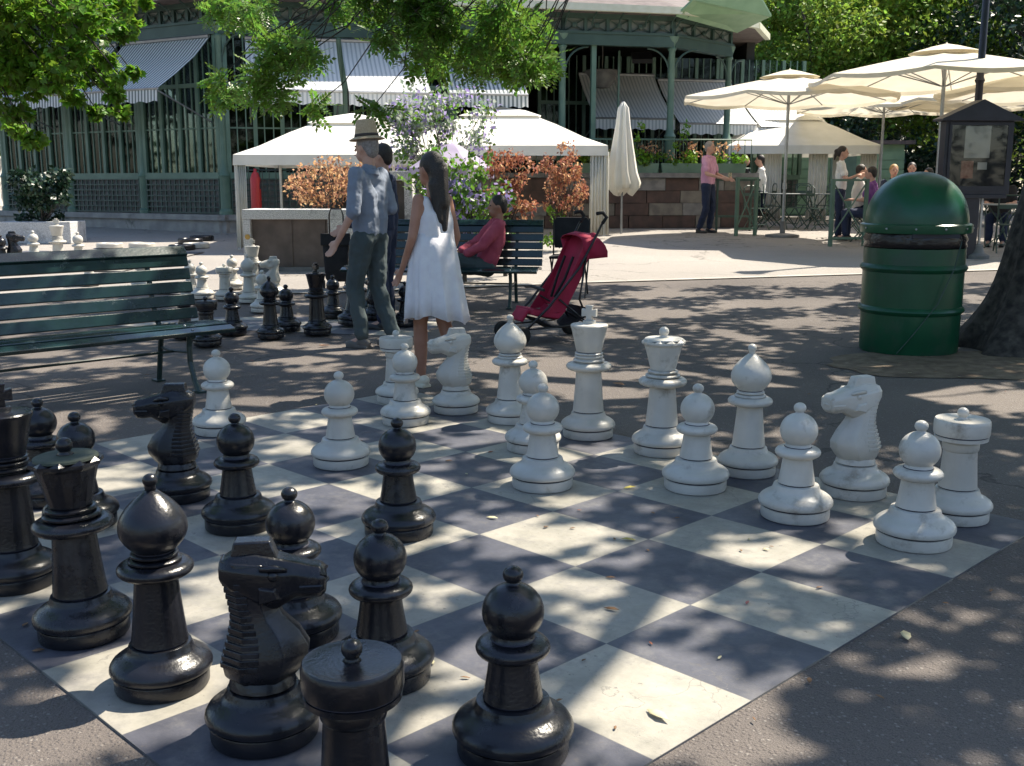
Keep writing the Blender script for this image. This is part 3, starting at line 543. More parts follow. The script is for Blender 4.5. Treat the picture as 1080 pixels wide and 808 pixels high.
# ------------------------------------------------------------------ notice board and lamp post
def notice():
    p = at(1020, 273); t = thing('notice_board', 'dark navy pitched-roof notice case with pinned papers, right of the green bin', 'notice board', (p.x, p.y, p.z), R(4))
    s = p.y / 14.0 * 1.0
    def Z(py): # height above the foot at this depth
        return CAM_H + p.y * math.tan(math.atan((404 - py) / FPX) - PITCH) - p.z
    W_ = 36 / FPX * p.y; z0, z1, z2 = Z(205), Z(128), Z(107)
    mb = MB(); mb.box((-W_, -.09, z0), (W_, .09, z1)); mb.box((-W_ * .93, -.10, z0 - .06), (W_ * .93, .10, z0)); mb.build('case', 'navy', t, bevel=.006)
    mb = MB(); mb.prism([(-W_ * 1.18, z1), (W_ * 1.18, z1), (W_ * 1.18, z1 + .03), (0, z2 + .02), (-W_ * 1.18, z1 + .03)], .34); mb.build('roof', 'navy', t, bevel=.005)
    mb = MB(); mb.box((-W_ * .82, -.098, z0 + .12), (W_ * .82, -.093, z1 - .06)); f = mb.build('window', 'caseglass', t)
    mb = MB()
    for a, b, c, d in ((-W_ * .9, -W_ * .82, z0 + .05, z1 - .02), (W_ * .82, W_ * .9, z0 + .05, z1 - .02), (-W_ * .82, W_ * .82, z0 + .05, z0 + .12), (-W_ * .82, W_ * .82, z1 - .06, z1 - .02)): mb.box((a, -.104, c), (b, -.091, d))
    mb.build('window_frame', 'navy', f)
    h = z1 - z0
    mb = MB(); mb.box((-W_ * .42, -.0925, z0 + h * .50), (W_ * .33, -.0905, z0 + h * .93)); mb.build('poster', 'paper', t)
    mb = MB(); mb.box((-W_ * .48, -.0925, z0 + h * .22), (-W_ * .12, -.0905, z0 + h * .46)); mb.build('notice_sheet', 'red_paper', t)
    mb = MB(); mb.box((0, -.0925, z0 + h * .34), (W_ * .28, -.0905, z0 + h * .44)); mb.build('notice_sheet', 'paper', t)
    mb = MB(); mb.box((-.13, -.05, 0), (.10, .05, z0 - .05)); mb.build('post', 'navy', t, bevel=.004)
    mb = MB(); mb.box((.14, -.03, 0), (.17, .0, z0 - .05)); mb.build('post', 'steel', t)
    mb = MB(); mb.lathe([(.0, 0), (.17, 0), (.17, .05), (.10, .09), (.07, .16), (.075, .2), (.05, .22)], 20, c=(.15, -.01, 0)); mb.build('foot', 'greystone', t, auto=35)
    q = Vector((p.x + .28, p.y + .7, gz(p.y + .7)))
    t = thing('lamp_post', 'slim black lamp post rising behind the notice case', 'lamp post', q)
    mb = MB(); mb.lathe([(.11, 0), (.11, .3), (.08, .34), (.075, 1.0), (.06, 1.05), (.055, 2.6), (.075, 2.65), (.055, 2.7), (.045, 6.0), (.03, 6.05)], 16); mb.build('pole', 'navy', t, auto=35)
    mb = MB(); mb.lathe([(.08, 6.05), (.19, 6.55), (.17, 6.56), (0, 6.56)], 6); mb.build('lantern', 'lampglass', t)
    mb = MB(); mb.lathe([(.23, 6.56), (.12, 6.68), (.04, 6.76), (0, 6.84)], 6); mb.build('lantern_roof', 'navy', t)
notice()

# ------------------------------------------------------------------ leaves
RH = np.array([(0, 0, 0), (.42, .30, .05), (1, 0, -.04), (.42, -.30, .05)])
def rotmats(n, flat=.6):
    th = rng.uniform(0, 2 * PI, n); ph = rng.normal(0, flat, n); ps = rng.normal(0, flat, n)
    c, s = np.cos(th), np.sin(th); z = np.zeros(n); o = np.ones(n)
    Rz = np.stack([np.stack([c, -s, z], -1), np.stack([s, c, z], -1), np.stack([z, z, o], -1)], -2)
    c, s = np.cos(ph), np.sin(ph); Ry = np.stack([np.stack([c, z, s], -1), np.stack([z, o, z], -1), np.stack([-s, z, c], -1)], -2)
    c, s = np.cos(ps), np.sin(ps); Rx = np.stack([np.stack([o, z, z], -1), np.stack([z, c, -s], -1), np.stack([z, s, c], -1)], -2)
    return Rz @ Ry @ Rx
def leaves(P, size, name, m, parent=None, shape='rhomb', flat=.6, droop=0, var=.3, loc=None):
    P = np.asarray(P, float); n = len(P); S = size * (1 + rng.uniform(-var, var, n)); Q = rotmats(n, flat)
    if droop: 
        a = droop; D = np.array([[math.cos(a), 0, math.sin(a)], [0, 1, 0], [-math.sin(a), 0, math.cos(a)]]); Q = Q @ D
    if shape == 'rhomb': T = RH; F = [(0, 1, 2), (0, 2, 3)]
    elif shape == 'lobed':
        T = []; F = []
        for a, s_ in ((-1.05, .62), (-.5, .85), (0, 1), (.5, .85), (1.05, .62)):
            c, s = math.cos(a) * s_, math.sin(a) * s_; k = len(T)
            for x, y, z in RH: T.append((x * c - y * s, x * s + y * c, z - .12 * x * abs(a)))
            F += [(k, k + 1, k + 2), (k, k + 2, k + 3)]
        T = np.array(T)
    else:                                                  # pinnate spray
        T = []; F = []
        for i in range(11):
            t = .15 + .08 * i; sd = 1 if i % 2 else -1; a = sd * 1.05 if i < 10 else 0; l_ = .30 if i < 10 else .3
            c, s = math.cos(a) * l_, math.sin(a) * l_; k = len(T)
            for x, y, z in RH: T.append((t + x * c - y * s * .95, x * s + y * c * .95, z * .3 - .28 * t * t))
            F += [(k, k + 1, k + 2), (k, k + 2, k + 3)]
        T = np.array(T)
    V = np.einsum('nij,kj->nki', Q, T) * S[:, None, None] + P[:, None, :]
    k = len(T); V = V.reshape(-1, 3); F = np.array(F); FF = (F[None] + (np.arange(n) * k)[:, None, None]).reshape(-1, 3)
    me = bpy.data.meshes.new(name); me.vertices.add(len(V)); me.vertices.foreach_set('co', V.ravel().astype(np.float32))
    me.loops.add(FF.size); me.loops.foreach_set('vertex_index', FF.ravel().astype(np.int32)); me.polygons.add(len(FF)); me.polygons.foreach_set('loop_start', (np.arange(len(FF)) * 3).astype(np.int32))
    me.materials.append(M[m]); me.update(calc_edges=True); me.validate()
    o = bpy.data.objects.new(name, me); C.objects.link(o)
    if parent is not None: o.parent = parent
    return o
def clumps(centres, rad, per, zs=.7):
    out = []
    for c in centres:
        d = rng.normal(0, 1, (per, 3)); d /= np.linalg.norm(d, axis=1)[:, None]; d *= (rng.uniform(.25, 1, per) ** .45)[:, None]
        out.append(np.array(c) + d * np.array([1, 1, zs]) * rad * rng.uniform(.6, 1.25))
    return np.concatenate(out)
def branch(mb, a, b, r0, r1, wig=.12, n=7, sag=0.0):
    a, b = Vector(a), Vector(b); pts = []; rr = []; s = random.random() * 99
    for i in range(n):
        q = i / (n - 1); p = a.lerp(b, q); L = (b - a).length
        p += Vector((noise.noise(Vector((s, q * 3, 0))), noise.noise(Vector((s, q * 3, 9))), noise.noise(Vector((s, q * 3, 19))))) * wig * L * math.sin(PI * q) ; p.z += sag * L * math.sin(PI * q)
        pts.append(p); rr.append(r0 + (r1 - r0) * q)
    mb.tube(pts, rr, 8); return pts

# the big tree whose trunk stands at the right edge; its crown shades the boards
sh = Vector((sdir.x / sdir.z, sdir.y / sdir.z))
def hidden_ok(x, y, z): return z > CAM_H + max(0, y) * .166 + .12 or y < .3
TX, TY = dep(1100, 8.35).x, 8.35
big = thing('shade_tree', 'large tree at the right edge, dark thick trunk flaring onto bare earth', 'tree', (TX, TY, 0))
mb = MB(); rings = []; n = 96
for i in range(60):
    z = i / 59 * 4.6; rr = .30 + .40 * math.exp(-z * 2.6) - .018 * z; lean = .0 * z + .035 * z * z
    rings.append([Vector((lean + math.cos(a) * rr * (1 + (.16 * math.exp(-z * 1.6) + .03) * math.sin(a * 5 + 1 + z) + .05 * noise.noise(Vector((math.cos(a) * 2, math.sin(a) * 2, z * 1.5))) + .075 * abs(noise.noise(Vector((math.cos(a) * 7, math.sin(a) * 7, z * 1.6)))) + .03 * noise.noise(Vector((math.cos(a) * 18, math.sin(a) * 18, z * 5)))), math.sin(a) * rr * (1 + .10 * math.exp(-z * 1.6) * math.sin(a * 4)), z - .03)) for a in [2 * PI * j / n for j in range(n)]])
mb.loft(rings); top = Vector((.035 * 4.6 ** 2, 0, 4.5)); mb.build('trunk', 'bark', big, smooth=True)
LIT = [  # sunlit openings in the crown, by where their light lands on the ground (x, y, rx, ry)
]
def lit(px, py, rx, ry, rot=0):
    c = at(px, py); a = at(px + rx, py); b = at(px, py + ry); LIT.append((c.x, c.y, max(.05, (a - c).length), max(.05, (b - c).length)))
for q in [(540, 470, 60, 10), (600, 530, 40, 10), (450, 490, 30, 8), (680, 560, 26, 8), (480, 545, 30, 8), (760, 585, 30, 8), (620, 630, 40, 12), (300, 470, 40, 8), (400, 520, 24, 7), (30, 790, 110, 42), (90, 745, 60, 20), (180, 725, 90, 50), (110, 700, 40, 24), (700, 725, 120, 60), (640, 770, 90, 50), (770, 785, 90, 45), (610, 740, 60, 40), (590, 395, 110, 18), (960, 412, 130, 13), (45, 775, 60, 30), (170, 715, 70, 45), (240, 700, 30, 25), (520, 690, 60, 30), (640, 735, 95, 30), (700, 770, 60, 25), (770, 775, 60, 30), (590, 395, 70, 22), (640, 415, 60, 8), (500, 470, 50, 10), (560, 505, 40, 12), (240, 440, 60, 10), (280, 425, 70, 8), (380, 445, 25, 5),
          (330, 480, 25, 8), (720, 630, 30, 12), (850, 590, 50, 14), (760, 640, 25, 10), (735, 690, 16, 9), (600, 560, 50, 16), (650, 590, 40, 12), (720, 520, 28, 10), (760, 500, 20, 8), (970, 410, 90, 10), (800, 405, 60, 7), (740, 392, 45, 6), (690, 330, 60, 6), (820, 320, 70, 5), (860, 340, 50, 5), (700, 310, 50, 5), (520, 385, 40, 12), (905, 618, 24, 8), (1000, 710, 30, 14), (1030, 735, 20, 9), (970, 690, 14, 6), (500, 575, 16, 6), (560, 640, 30, 9), (470, 610, 16, 8), (360, 640, 30, 10), (60, 440, 50, 8), (120, 420, 40, 5), (90, 385, 70, 5), (40, 372, 40, 6), (300, 380, 35, 5), (250, 620, 50, 14), (200, 600, 24, 8), (330, 560, 24, 8), (95, 590, 26, 10), (455, 640, 20, 9), (60, 640, 25, 8), (1040, 590, 16, 5), (905, 500, 18, 6), (800, 560, 30, 8), (850, 470, 20, 5), (1040, 420, 40, 7)]: lit(*q)
SHADE = []
for px, py, rx, ry in [(1000, 690, 180, 95), (900, 770, 60, 40), (1060, 620, 80, 60), (960, 650, 130, 40), (1010, 600, 70, 26), (920, 720, 60, 30), (1010, 790, 110, 60), (900, 790, 40, 30), (760, 440, 170, 12), (1040, 480, 70, 40), (1040, 375, 90, 18), (300, 600, 60, 16), (700, 610, 45, 12), (560, 600, 40, 14), (850, 520, 60, 16), (90, 640, 60, 12), (260, 790, 80, 30), (780, 690, 40, 16), (1000, 545, 60, 20)]:
    c = at(px, py); LS = ((at(px + rx, py) - c).length, (at(px, py + ry) - c).length); SHADE.append((c.x, c.y, *LS))
def leafmask(gx, gy):
    # 1 = leaves here, 0 = gap, by the point of ground the leaf shades
    if gy > 12.9 + .25 * noise.noise(Vector((gx * .8, 3, 0))) * 4 - .05 * gx: return False
    if gx < -1.0 and gy > 10.7 + .5 * noise.noise(Vector((gx, 1, 0))): return False
    if gx < -4.3 + .4 * noise.noise(Vector((gy, 5, 0))): return False
    for x, y, a, b in LIT:
        e = ((gx - x) / a) ** 2 + ((gy - y) / b) ** 2
        if e < 1.05 + .9 * noise.noise(Vector((gx * 7, gy * 7, x * 3))): return False
    for x, y, a, b in SHADE:
        if ((gx - x) / a) ** 2 + ((gy - y) / b) ** 2 < 1 + .8 * noise.noise(Vector((gx * 4, gy * 4, x))): return True
    v = noise.noise(Vector((gx * 1.9, gy * 1.5, 0))) + .55 * noise.noise(Vector((gx * 5.3, gy * 4.4, 7))) + .3 * noise.noise(Vector((gx * 12, gy * 11, 3)))
    return v < .20
pts = []
N = 70000; G = np.stack([rng.uniform(-6.5, 7.5, N), rng.uniform(.6, 13.6, N), rng.beta(2, 2.5, N) * 2.6 + 4.5], -1)
for gx, gy, h in G:
    if not leafmask(gx, gy): continue
    x, y = gx + sh.x * h, gy + sh.y * h
    if hidden_ok(x, y, h): pts.append((x - TX, y - TY, h))
crown = leaves(pts, .17, 'crown', 'leaf2', big, flat=.45)
# limbs
mb = MB(); ends = []
for a in range(9):
    an = a * 2 * PI / 9 + .3; r_ = random.uniform(3.5, 6.0); e = Vector((math.cos(an) * r_, math.sin(an) * r_ * .9, random.uniform(5.6, 6.6)))
    ps = branch(mb, top, e, .14, .03, .15, 9, .05)
    for k in (4, 5, 6, 7):
        q = ps[k]; e2 = q + Vector((random.uniform(-1.6, 1.6), random.uniform(-1.6, 1.6), random.uniform(.1, .9))); branch(mb, q, e2, .035, .008, .15, 5)
mb.build('limbs', 'bark', big, smooth=True)
# the low hanging boughs of the same tree in the middle of the view: fine leaflets
def bough(parent, root, specs, depth, m, size, shape, per, name='hanging_bough', droop=.3, rad=.3):
    mb = MB(); cs = []
    for px, py, rw in specs:
        D = depth + random.uniform(-.8, .8); x = (px - 540) / FPX * D * 1.02; z = CAM_H + D * math.tan(math.atan((404 - py) / FPX) - PITCH); cs.append((x, D, z, rw))
    P = []
    pl = parent.location
    for x, y, z, rw in cs:
        c = (x - pl.x, y - pl.y, z - pl.z); r_ = rw / FPX * depth
        d = rng.normal(0, 1, (int(per * rw / 30) + 6, 3)); d /= np.linalg.norm(d, axis=1)[:, None]; d *= rng.uniform(.1, 1, len(d))[:, None] ** .5
        P.append(np.array(c) + d * np.array([r_, r_ * 1.1, r_ * .75]))
        rt = Vector(root) - pl; e = Vector(c); mid = rt.lerp(e, .55) + Vector((0, 0, .5)); 
        branch(mb, mid, e, .014, .004, .18, 6)
        for k in range(4): q = e + Vector((random.uniform(-r_, r_), random.uniform(-r_, r_), random.uniform(-r_, r_) * .7)); branch(mb, e, q, .006, .002, .15, 4)
    P = np.concatenate(P); b = mb.build('twigs', 'bark', parent, smooth=True)
    return leaves(P, size, name, m, parent, shape, .7, droop)
sp = []
for x0, x1, y0, y1, k, r_ in ((250, 330, -10, 60, 9, 26), (262, 300, 60, 105, 5, 15), (300, 345, 95, 118, 2, 11), (330, 470, -12, 34, 12, 24), (430, 590, -10, 66, 19, 24), (530, 585, 60, 84, 5, 15), (410, 500, 30, 50, 3, 15), (385, 420, 100, 115, 1, 9), (245, 262, 80, 108, 3, 11)):
    for i in range(k): sp.append((random.uniform(x0, x1), random.uniform(y0, y1), r_ * random.uniform(.7, 1.15)))
bough(big, (2.0, 11, 5.6), sp, 12.6, 'leaf2', .20, 'pinnate', 58, 'hanging_bough', .35)

# left tree, broad lobed leaves
lt = thing('maple_tree', 'tree at the upper left with bright lobed leaves hanging over the awnings', 'tree', (-6.6, 7.6, 0))
mb = MB(); mb.lathe([(.42, -.02), (.30, .3), (.24, 1.2), (.21, 2.6), (.19, 4.2)], 18); mb.build('trunk', 'bark2', lt, smooth=True)
mb = MB()
for a in range(8):
    an = a * 2 * PI / 8; branch(mb, (0, 0, 3.8), (math.cos(an) * 3, math.sin(an) * 3, random.uniform(4.5, 6)), .1, .02, .15, 7, .05)
branch(mb, (0, 0, 3.7), (2.6, 1.6, 3.1), .06, .015, .1, 8, .12); branch(mb, (0, 0, 3.7), (2.0, 1.0, 3.3), .05, .012, .1, 8, .1)
mb.build('limbs', 'bark2', lt, smooth=True)
sp = []
for x0, x1, y0, y1, k, r_ in ((-30, 60, -20, 60, 13, 34), (60, 130, -20, 40, 11, 30), (0, 60, 60, 120, 7, 22), (70, 130, 40, 95, 8, 22), (120, 150, 60, 100, 3, 14), (135, 165, -10, 50, 4, 13), (140, 148, 100, 128, 2, 9), (30, 62, 120, 155, 3, 12), (-20, 20, 110, 165, 3, 12), (100, 125, 95, 118, 2, 11), (178, 182, 0, 14, 2, 7), (150, 162, 75, 85, 2, 8), (0, 30, 30, 90, 4, 26)):
    for i in range(k): sp.append((random.uniform(x0, x1), random.uniform(y0, y1), r_ * random.uniform(.7, 1.1)))
bough(lt, (-5.5, 8.5, 4.2), sp, 8.9, 'leaf', .070, 'lobed', 115, 'hanging_bough', .5)
c2 = []
for i in range(60):
    an = random.uniform(0, 2 * PI); r_ = random.uniform(.2, 3.4); x, y, z = math.cos(an) * r_, math.sin(an) * r_, random.uniform(4.6, 6.6)
    if x < .6 and hidden_ok(x - 6.6, y + 7.6 + 1, z - .7): c2.append((x, y, z))
leaves(clumps(c2, .8, 190, .6), .15, 'crown', 'leaf', lt, flat=.6)

# background trees
def bgtree(px, D, r_, h, m, label, n=15000, zmin=1.2, size=.2, bark='bark', group='trees behind the café terrace', cat='tree'):
    b = dep(px, D); t = thing('park_tree', label, cat, b, 0, group); s = random.uniform(0, 99)
    mb = MB(); branch(mb, (0, 0, -.1), (.2, .1, h * .55), .26, .14, .05, 7)
    for i in range(6):
        a = i * PI / 3; branch(mb, (.15, 0, h * .3), (math.cos(a) * r_ * .6, math.sin(a) * r_ * .6, h * random.uniform(.45, .8)), .1, .03, .1, 6)
    mb.build('trunk', bark, t, smooth=True)
    cs = []
    while len(cs) < 90:
        p = Vector((random.uniform(-1, 1), random.uniform(-1, 1), random.uniform(-1, 1)))
        if .3 < p.length < 1 + .25 * noise.noise(p * 2 + Vector((s, 0, 0))): cs.append((p.x * r_, p.y * r_, (zmin + h) / 2 + p.z * (h - zmin) / 2))
    leaves(clumps(cs, r_ * .24, n // 90, .75), size, 'crown', m, t, flat=.7); return t
bgtree(852, 34, 3.0, 7.6, 'leaf3', 'bright green tree directly right of the pavilion roof', zmin=2.3, n=16000, size=.17)
bgtree(905, 37, 4.4, 8.4, 'leaf3', 'leafy tree rising behind the two middle parasols', n=24000, zmin=3.2)
bgtree(1005, 35, 4.2, 8.4, 'leaf3', 'leafy tree behind the lamp post', n=19000, zmin=1.5)
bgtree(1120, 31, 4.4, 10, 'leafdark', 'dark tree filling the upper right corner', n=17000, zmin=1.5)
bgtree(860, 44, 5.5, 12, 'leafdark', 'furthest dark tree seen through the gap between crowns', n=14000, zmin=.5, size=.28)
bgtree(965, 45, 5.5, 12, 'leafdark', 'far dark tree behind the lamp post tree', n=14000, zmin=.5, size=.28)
bgtree(745, 46, 5.5, 12, 'leaf2', 'far tree just showing past the corner of the pavilion roof', n=12000, zmin=.5, size=.28)
bgtree(-60, 40, 5.5, 12, 'leaf2', 'tree beyond the left end of the pavilion', n=12000, zmin=1, size=.26, group=None)
bgtree(1330, 24, 4.5, 9, 'leafdark', 'tree outside the right edge of the photo', n=12000, zmin=1, group=None)
t = None
ring = [(math.cos(a) * q, math.sin(a) * q - 2, random.uniform(.5, 12)) for a, q in ((random.uniform(R(150), R(405)), random.uniform(34, 42)) for i in range(420))]  # unseen trees added around and behind the camera, darkening glass reflections and horizon light
cs = ring + [(random.uniform(-30, 45), random.uniform(52, 58), random.uniform(.5, 13)) for i in range(520)]
tag(leaves(clumps(cs, 2.2, 90, .9), .55, 'woodland', 'leafdark', None, flat=.8), 'dark mass of park trees far behind everything, with an added unseen ring behind the camera', 'woodland', kind='stuff')
t = thing('hedge', 'dark clipped hedge at the foot of the trees behind the parasols', 'hedge', dep(960, 31)); mb = MB()
cs = [(random.uniform(-6, 9), random.uniform(-.6, .6), random.uniform(.2, 2.6)) for i in range(120)]
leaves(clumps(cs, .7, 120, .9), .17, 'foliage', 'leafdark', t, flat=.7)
for i in range(14): branch(mb, (-6 + i * 1.1, 0, -.1), (-6 + i * 1.1 + .2, .1, 1.7), .04, .02, .1, 5)
mb.build('stems', 'bark', t)
# pale house at the far left
t = thing('house', 'pale rendered house glimpsed beyond the far left end of the pavilion', 'house', (-26, 46, .42))
mb = MB(); mb.box((-6, -4, 0), (6, 4, 7)); mb.build('wall', 'house', t)
mb = MB(); mb.prism([(-6.4, 7), (6.4, 7), (0, 10)], 8.8); mb.build('roof', 'roof', t)
for x in (-4, -1.5, 1, 3.5, 5):
    for z in (1, 4): mb = MB(); mb.box((x - .5, -4.05, z), (x + .5, -3.98, z + 1.6)); mb.build('window', 'dark', t)

# ------------------------------------------------------------------ the green iron and glass pavilion
P0 = Vector((-5.70, 21.6)); dA = Vector((-1.98, 1.16)).normalized(); dB = Vector((9.1, 2.1)).normalized(); dC = Vector((1.55, 1.7)).normalized()
BAY = 2.31; G0 = gz(21.6)
P4 = P0 + dB * BAY * 4.05; P5 = P4 + dC * BAY
pav = thing('glass_pavilion', 'green iron and glass café pavilion with striped awnings filling the background', 'building', (0, 0, 0))
def nrm(d, flip): n = Vector((d.y, -d.x)); return n * flip
def fb(mb, P, d, n, s0, s1, o0, o1, z0, z1, slot=0):
    q = lambda s_, o_, z_: Vector((P.x + d.x * s_ + n.x * o_, P.y + d.y * s_ + n.y * o_, z_))
    v = [q(s0, o0, z0), q(s1, o0, z0), q(s1, o1, z0), q(s0, o1, z0), q(s0, o0, z1), q(s1, o0, z1), q(s1, o1, z1), q(s0, o1, z1)]
    mb.add(v, [(3, 2, 1, 0), (4, 5, 6, 7), (0, 1, 5, 4), (1, 2, 6, 5), (2, 3, 7, 6), (3, 0, 4, 7)], slot)
def fq(P, d, n, s_, o_, z_): return Vector((P.x + d.x * s_ + n.x * o_, P.y + d.y * s_ + n.y * o_, z_))
def column(P, d, n, s_, z0=.66, z1=4.35, r_=.075):
    p = fq(P, d, n, s_, 0, 0); mb = MB()
    mb.lathe([(r_ * 1.9, z0), (r_ * 1.9, z0 + .08), (r_ * 1.5, z0 + .12), (r_ * 1.5, z0 + .74), (r_ * 1.75, z0 + .78), (r_ * 1.2, z0 + .86), (r_, z0 + .95), (r_ * .9, z1 - .3), (r_ * 1.3, z1 - .25), (r_ * 1.0, z1 - .2), (r_ * 1.9, z1)], 16, c=(p.x, p.y, 0)); mb.build('column', 'green_iron', pav, auto=35)
    # curved brackets to the beam
    mb = MB()
    for sg in (-1, 1):
        pts = [fq(P, d, n, s_ + sg * (.06 + .5 * (1 - math.cos(a))), .0, z1 - .25 - .5 * (1 - math.sin(a))) for a in [i * PI / 2 / 7 for i in range(8)]]
        mb.tube(pts, .022, 6)
    mb.build('bracket', 'green_dark', pav)
def frieze(P, d, n, s0, s1, z0=4.35, z1=4.66, k=6):
    mb = MB(); fb(mb, P, d, n, s0, s1, -.10, .10, z0 - .22, z0); fb(mb, P, d, n, s0, s1, -.13, .13, z0, z0 + .05); fb(mb, P, d, n, s0, s1, -.08, .08, z1, z1 + .10)
    w_ = (s1 - s0) / k
    for i in range(k + 1): fb(mb, P, d, n, s0 + i * w_ - .035, s0 + i * w_ + .035, -.06, .06, z0 + .05, z1)
    for i in range(k):
        a, b = s0 + i * w_ + .035, s0 + (i + 1) * w_ - .035; c, e = z0 + .06, z1 - .01
        mb.tube([fq(P, d, n, a, .03, c), fq(P, d, n, b, .03, e)], .013, 5); mb.tube([fq(P, d, n, b, .03, c), fq(P, d, n, a, .03, e)], .013, 5)
        mc = fq(P, d, n, (a + b) / 2, .05, (c + e) / 2); mb.lathe([(.06, -.01), (.06, .01), (0, .02)], 8, mtx=Matrix.Translation(mc) @ Matrix(((d.x, 0, n.x, 0), (d.y, 0, n.y, 0), (0, 1, 0, 0), (0, 0, 0, 1))))
    mb.build('frieze', 'green_dark', pav)
    mb = MB(); fb(mb, P, d, n, s0, s1, -.03, -.01, z0 + .05, z1); mb.build('frieze_panel', 'frieze_grey', pav)
def window(P, d, n, s0, s1, z0=1.5, z1=4.13, k=4, sub=True, tr=3.2):
    mb = MB(); w_ = (s1 - s0) / k
    for i in range(k + 1): fb(mb, P, d, n, s0 + i * w_ - .04, s0 + i * w_ + .04, -.05, .05, z0, z1)
    fb(mb, P, d, n, s0, s1, -.06, .07, z0 - .12, z0); fb(mb, P, d, n, s0, s1, -.045, .045, tr - .04, tr + .04)
    for i in range(k):
        for q in ((1, 2) if sub else (1,)): x = s0 + (i + q / (3 if sub else 2)) * w_; fb(mb, P, d, n, x - .012, x + .012, -.02, .02, z0, z1)
        fb(mb, P, d, n, s0 + i * w_ + .04, s0 + (i + 1) * w_ - .04, -.015, .015, 2.35, 2.38)
    o = mb.build('window', 'green_iron', pav); mb = MB(); fb(mb, P, d, n, s0, s1, -.008, .0, z0, z1); mb.build('pane', 'glasspane', o)
def trellis(P, d, n, s0, s1, z0=.70, z1=1.37):
    mb = MB(); k = 15; w_ = (s1 - s0) / k
    for i in range(k + 1): fb(mb, P, d, n, s0 + i * w_ - .012, s0 + i * w_ + .012, .04, .065, z0, z1)
    for i in range(7): z = z0 + i * (z1 - z0) / 6; fb(mb, P, d, n, s0, s1, .035, .07, z - .012, z + .012)
    o = mb.build('trellis_panel', 'green_dark', pav); mb = MB(); fb(mb, P, d, n, s0, s1, -.02, .0, z0 - .03, z1 + .03); mb.build('backing', 'greystone', o)
def awning(P, d, n, s0, s1, zt=4.08, zf=3.02, out=1.45, val=.24, side=True, m='stripe'):
    mb = MB(); mb.uv = []; k = 24; v = []; f = []
    for i in range(k + 1):
        s_ = s0 + (s1 - s0) * i / k
        for (o_, z_) in ((.08, zt), (out * .33, zt + (zf - zt) * .35 - .02), (out * .68, zt + (zf - zt) * .70 - .02), (out, zf), (out + .015, zf - val + .02 * math.sin(i * 1.7))):
            v.append(fq(P, d, n, s_, o_, z_)); mb.uv.append((s_, z_))
    for i in range(k):
        for j in range(4): a = i * 5 + j; f.append((a, a + 1, a + 6, a + 5))
    mb.add(v, f); o = mb.build('awning', m, pav)
    mb = MB(); mb.tube([fq(P, d, n, s0, out, zf), fq(P, d, n, s1, out, zf)], .025, 6); mb.build('awning_bar', 'steel', o); mb = MB(); mb.tube([fq(P, d, n, s0, .1, zt + .02), fq(P, d, n, s1, .1, zt + .02)], .04, 6)
    mb.build('awning_bar', 'steel', o)
    for s_ in (s0 + .05, s1 - .05): mb = MB(); mb.tube([fq(P, d, n, s_, out, zf - .02), fq(P, d, n, s_, .08, zf - .55)], .016, 6); mb.build('awning_arm', 'steel', o)
nA = nrm(dA, -1); nB = nrm(dB, 1); nC = nrm(dC, 1)
# face A (left)
mb = MB(); fb(mb, P0, dA, nA, -.15, BAY * 3 + .2, -.3, .18, -.2, .56); fb(mb, P0, dA, nA, -.18, BAY * 3 + .25, -.3, .24, .56, .67)
fb(mb, P0, dB, nB, -.15, BAY * 2, -.3, .16, -.2, .56); fb(mb, P0, dB, nB, -.18, BAY * 2, -.3, .22, .562, .672)
mb.build('plinth', 'stone', pav)
for i in range(3):
    trellis(P0, dA, nA, i * BAY + .12, (i + 1) * BAY - .12); window(P0, dA, nA, i * BAY + .1, (i + 1) * BAY - .1)
for i in range(4): column(P0, dA, nA, i * BAY); frieze(P0, dA, nA, i * BAY, (i + 1) * BAY) if i < 3 else None
awning(P0, dA, nA, .15, BAY * 1.12); awning(P0, dA, nA, BAY * 1.2, BAY * 2.2); awning(P0, dA, nA, BAY * 2.28, BAY * 3.2)
# face B (front right), two glazed bays then the open porch
for i in range(2):
    trellis(P0, dB, nB, i * BAY + .12, (i + 1) * BAY - .12); window(P0, dB, nB, i * BAY + .1, (i + 1) * BAY - .1, z0=1.5)
for i in range(4): frieze(P0, dB, nB, i * BAY, (i + 1) * BAY * (1 if i < 3 else 4.05 / 4), k=5)
for i in range(1, 4): column(P0, dB, nB, i * BAY, z0=.66 if i < 3 else 1.5)
column(P4, dB, nB, 0, z0=1.5); column(P5, dC, nC, 0, z0=1.5); frieze(P4, dC, nC, 0, BAY, k=3)
awning(P0, dB, nB, .5, 2.25, zt=4.05, zf=2.98, m='stripe_pale'); awning(P0, dB, nB, 2.35, 3.9, zt=4.05, zf=2.95, out=1.7, m='stripe_pale'); awning(P0, dB, nB, 4.3, 5.9, zt=4.05, zf=3.0, out=1.2)
mb = MB(); fb(mb, P0, dB, nB, BAY * 3.3 - .05, BAY * 3.3 + .05, -.1, 0, 1.4, 4.13); fb(mb, P0, dB, nB, BAY * 3.65 - .02, BAY * 3.65 + .02, -.8, -.76, 1.4, 4.13); fb(mb, P4, dC, nC, BAY * .3, BAY * .3 + .05, -.5, -.45, 1.4, 4.13)
mb.build('porch_post', 'green_iron', pav)
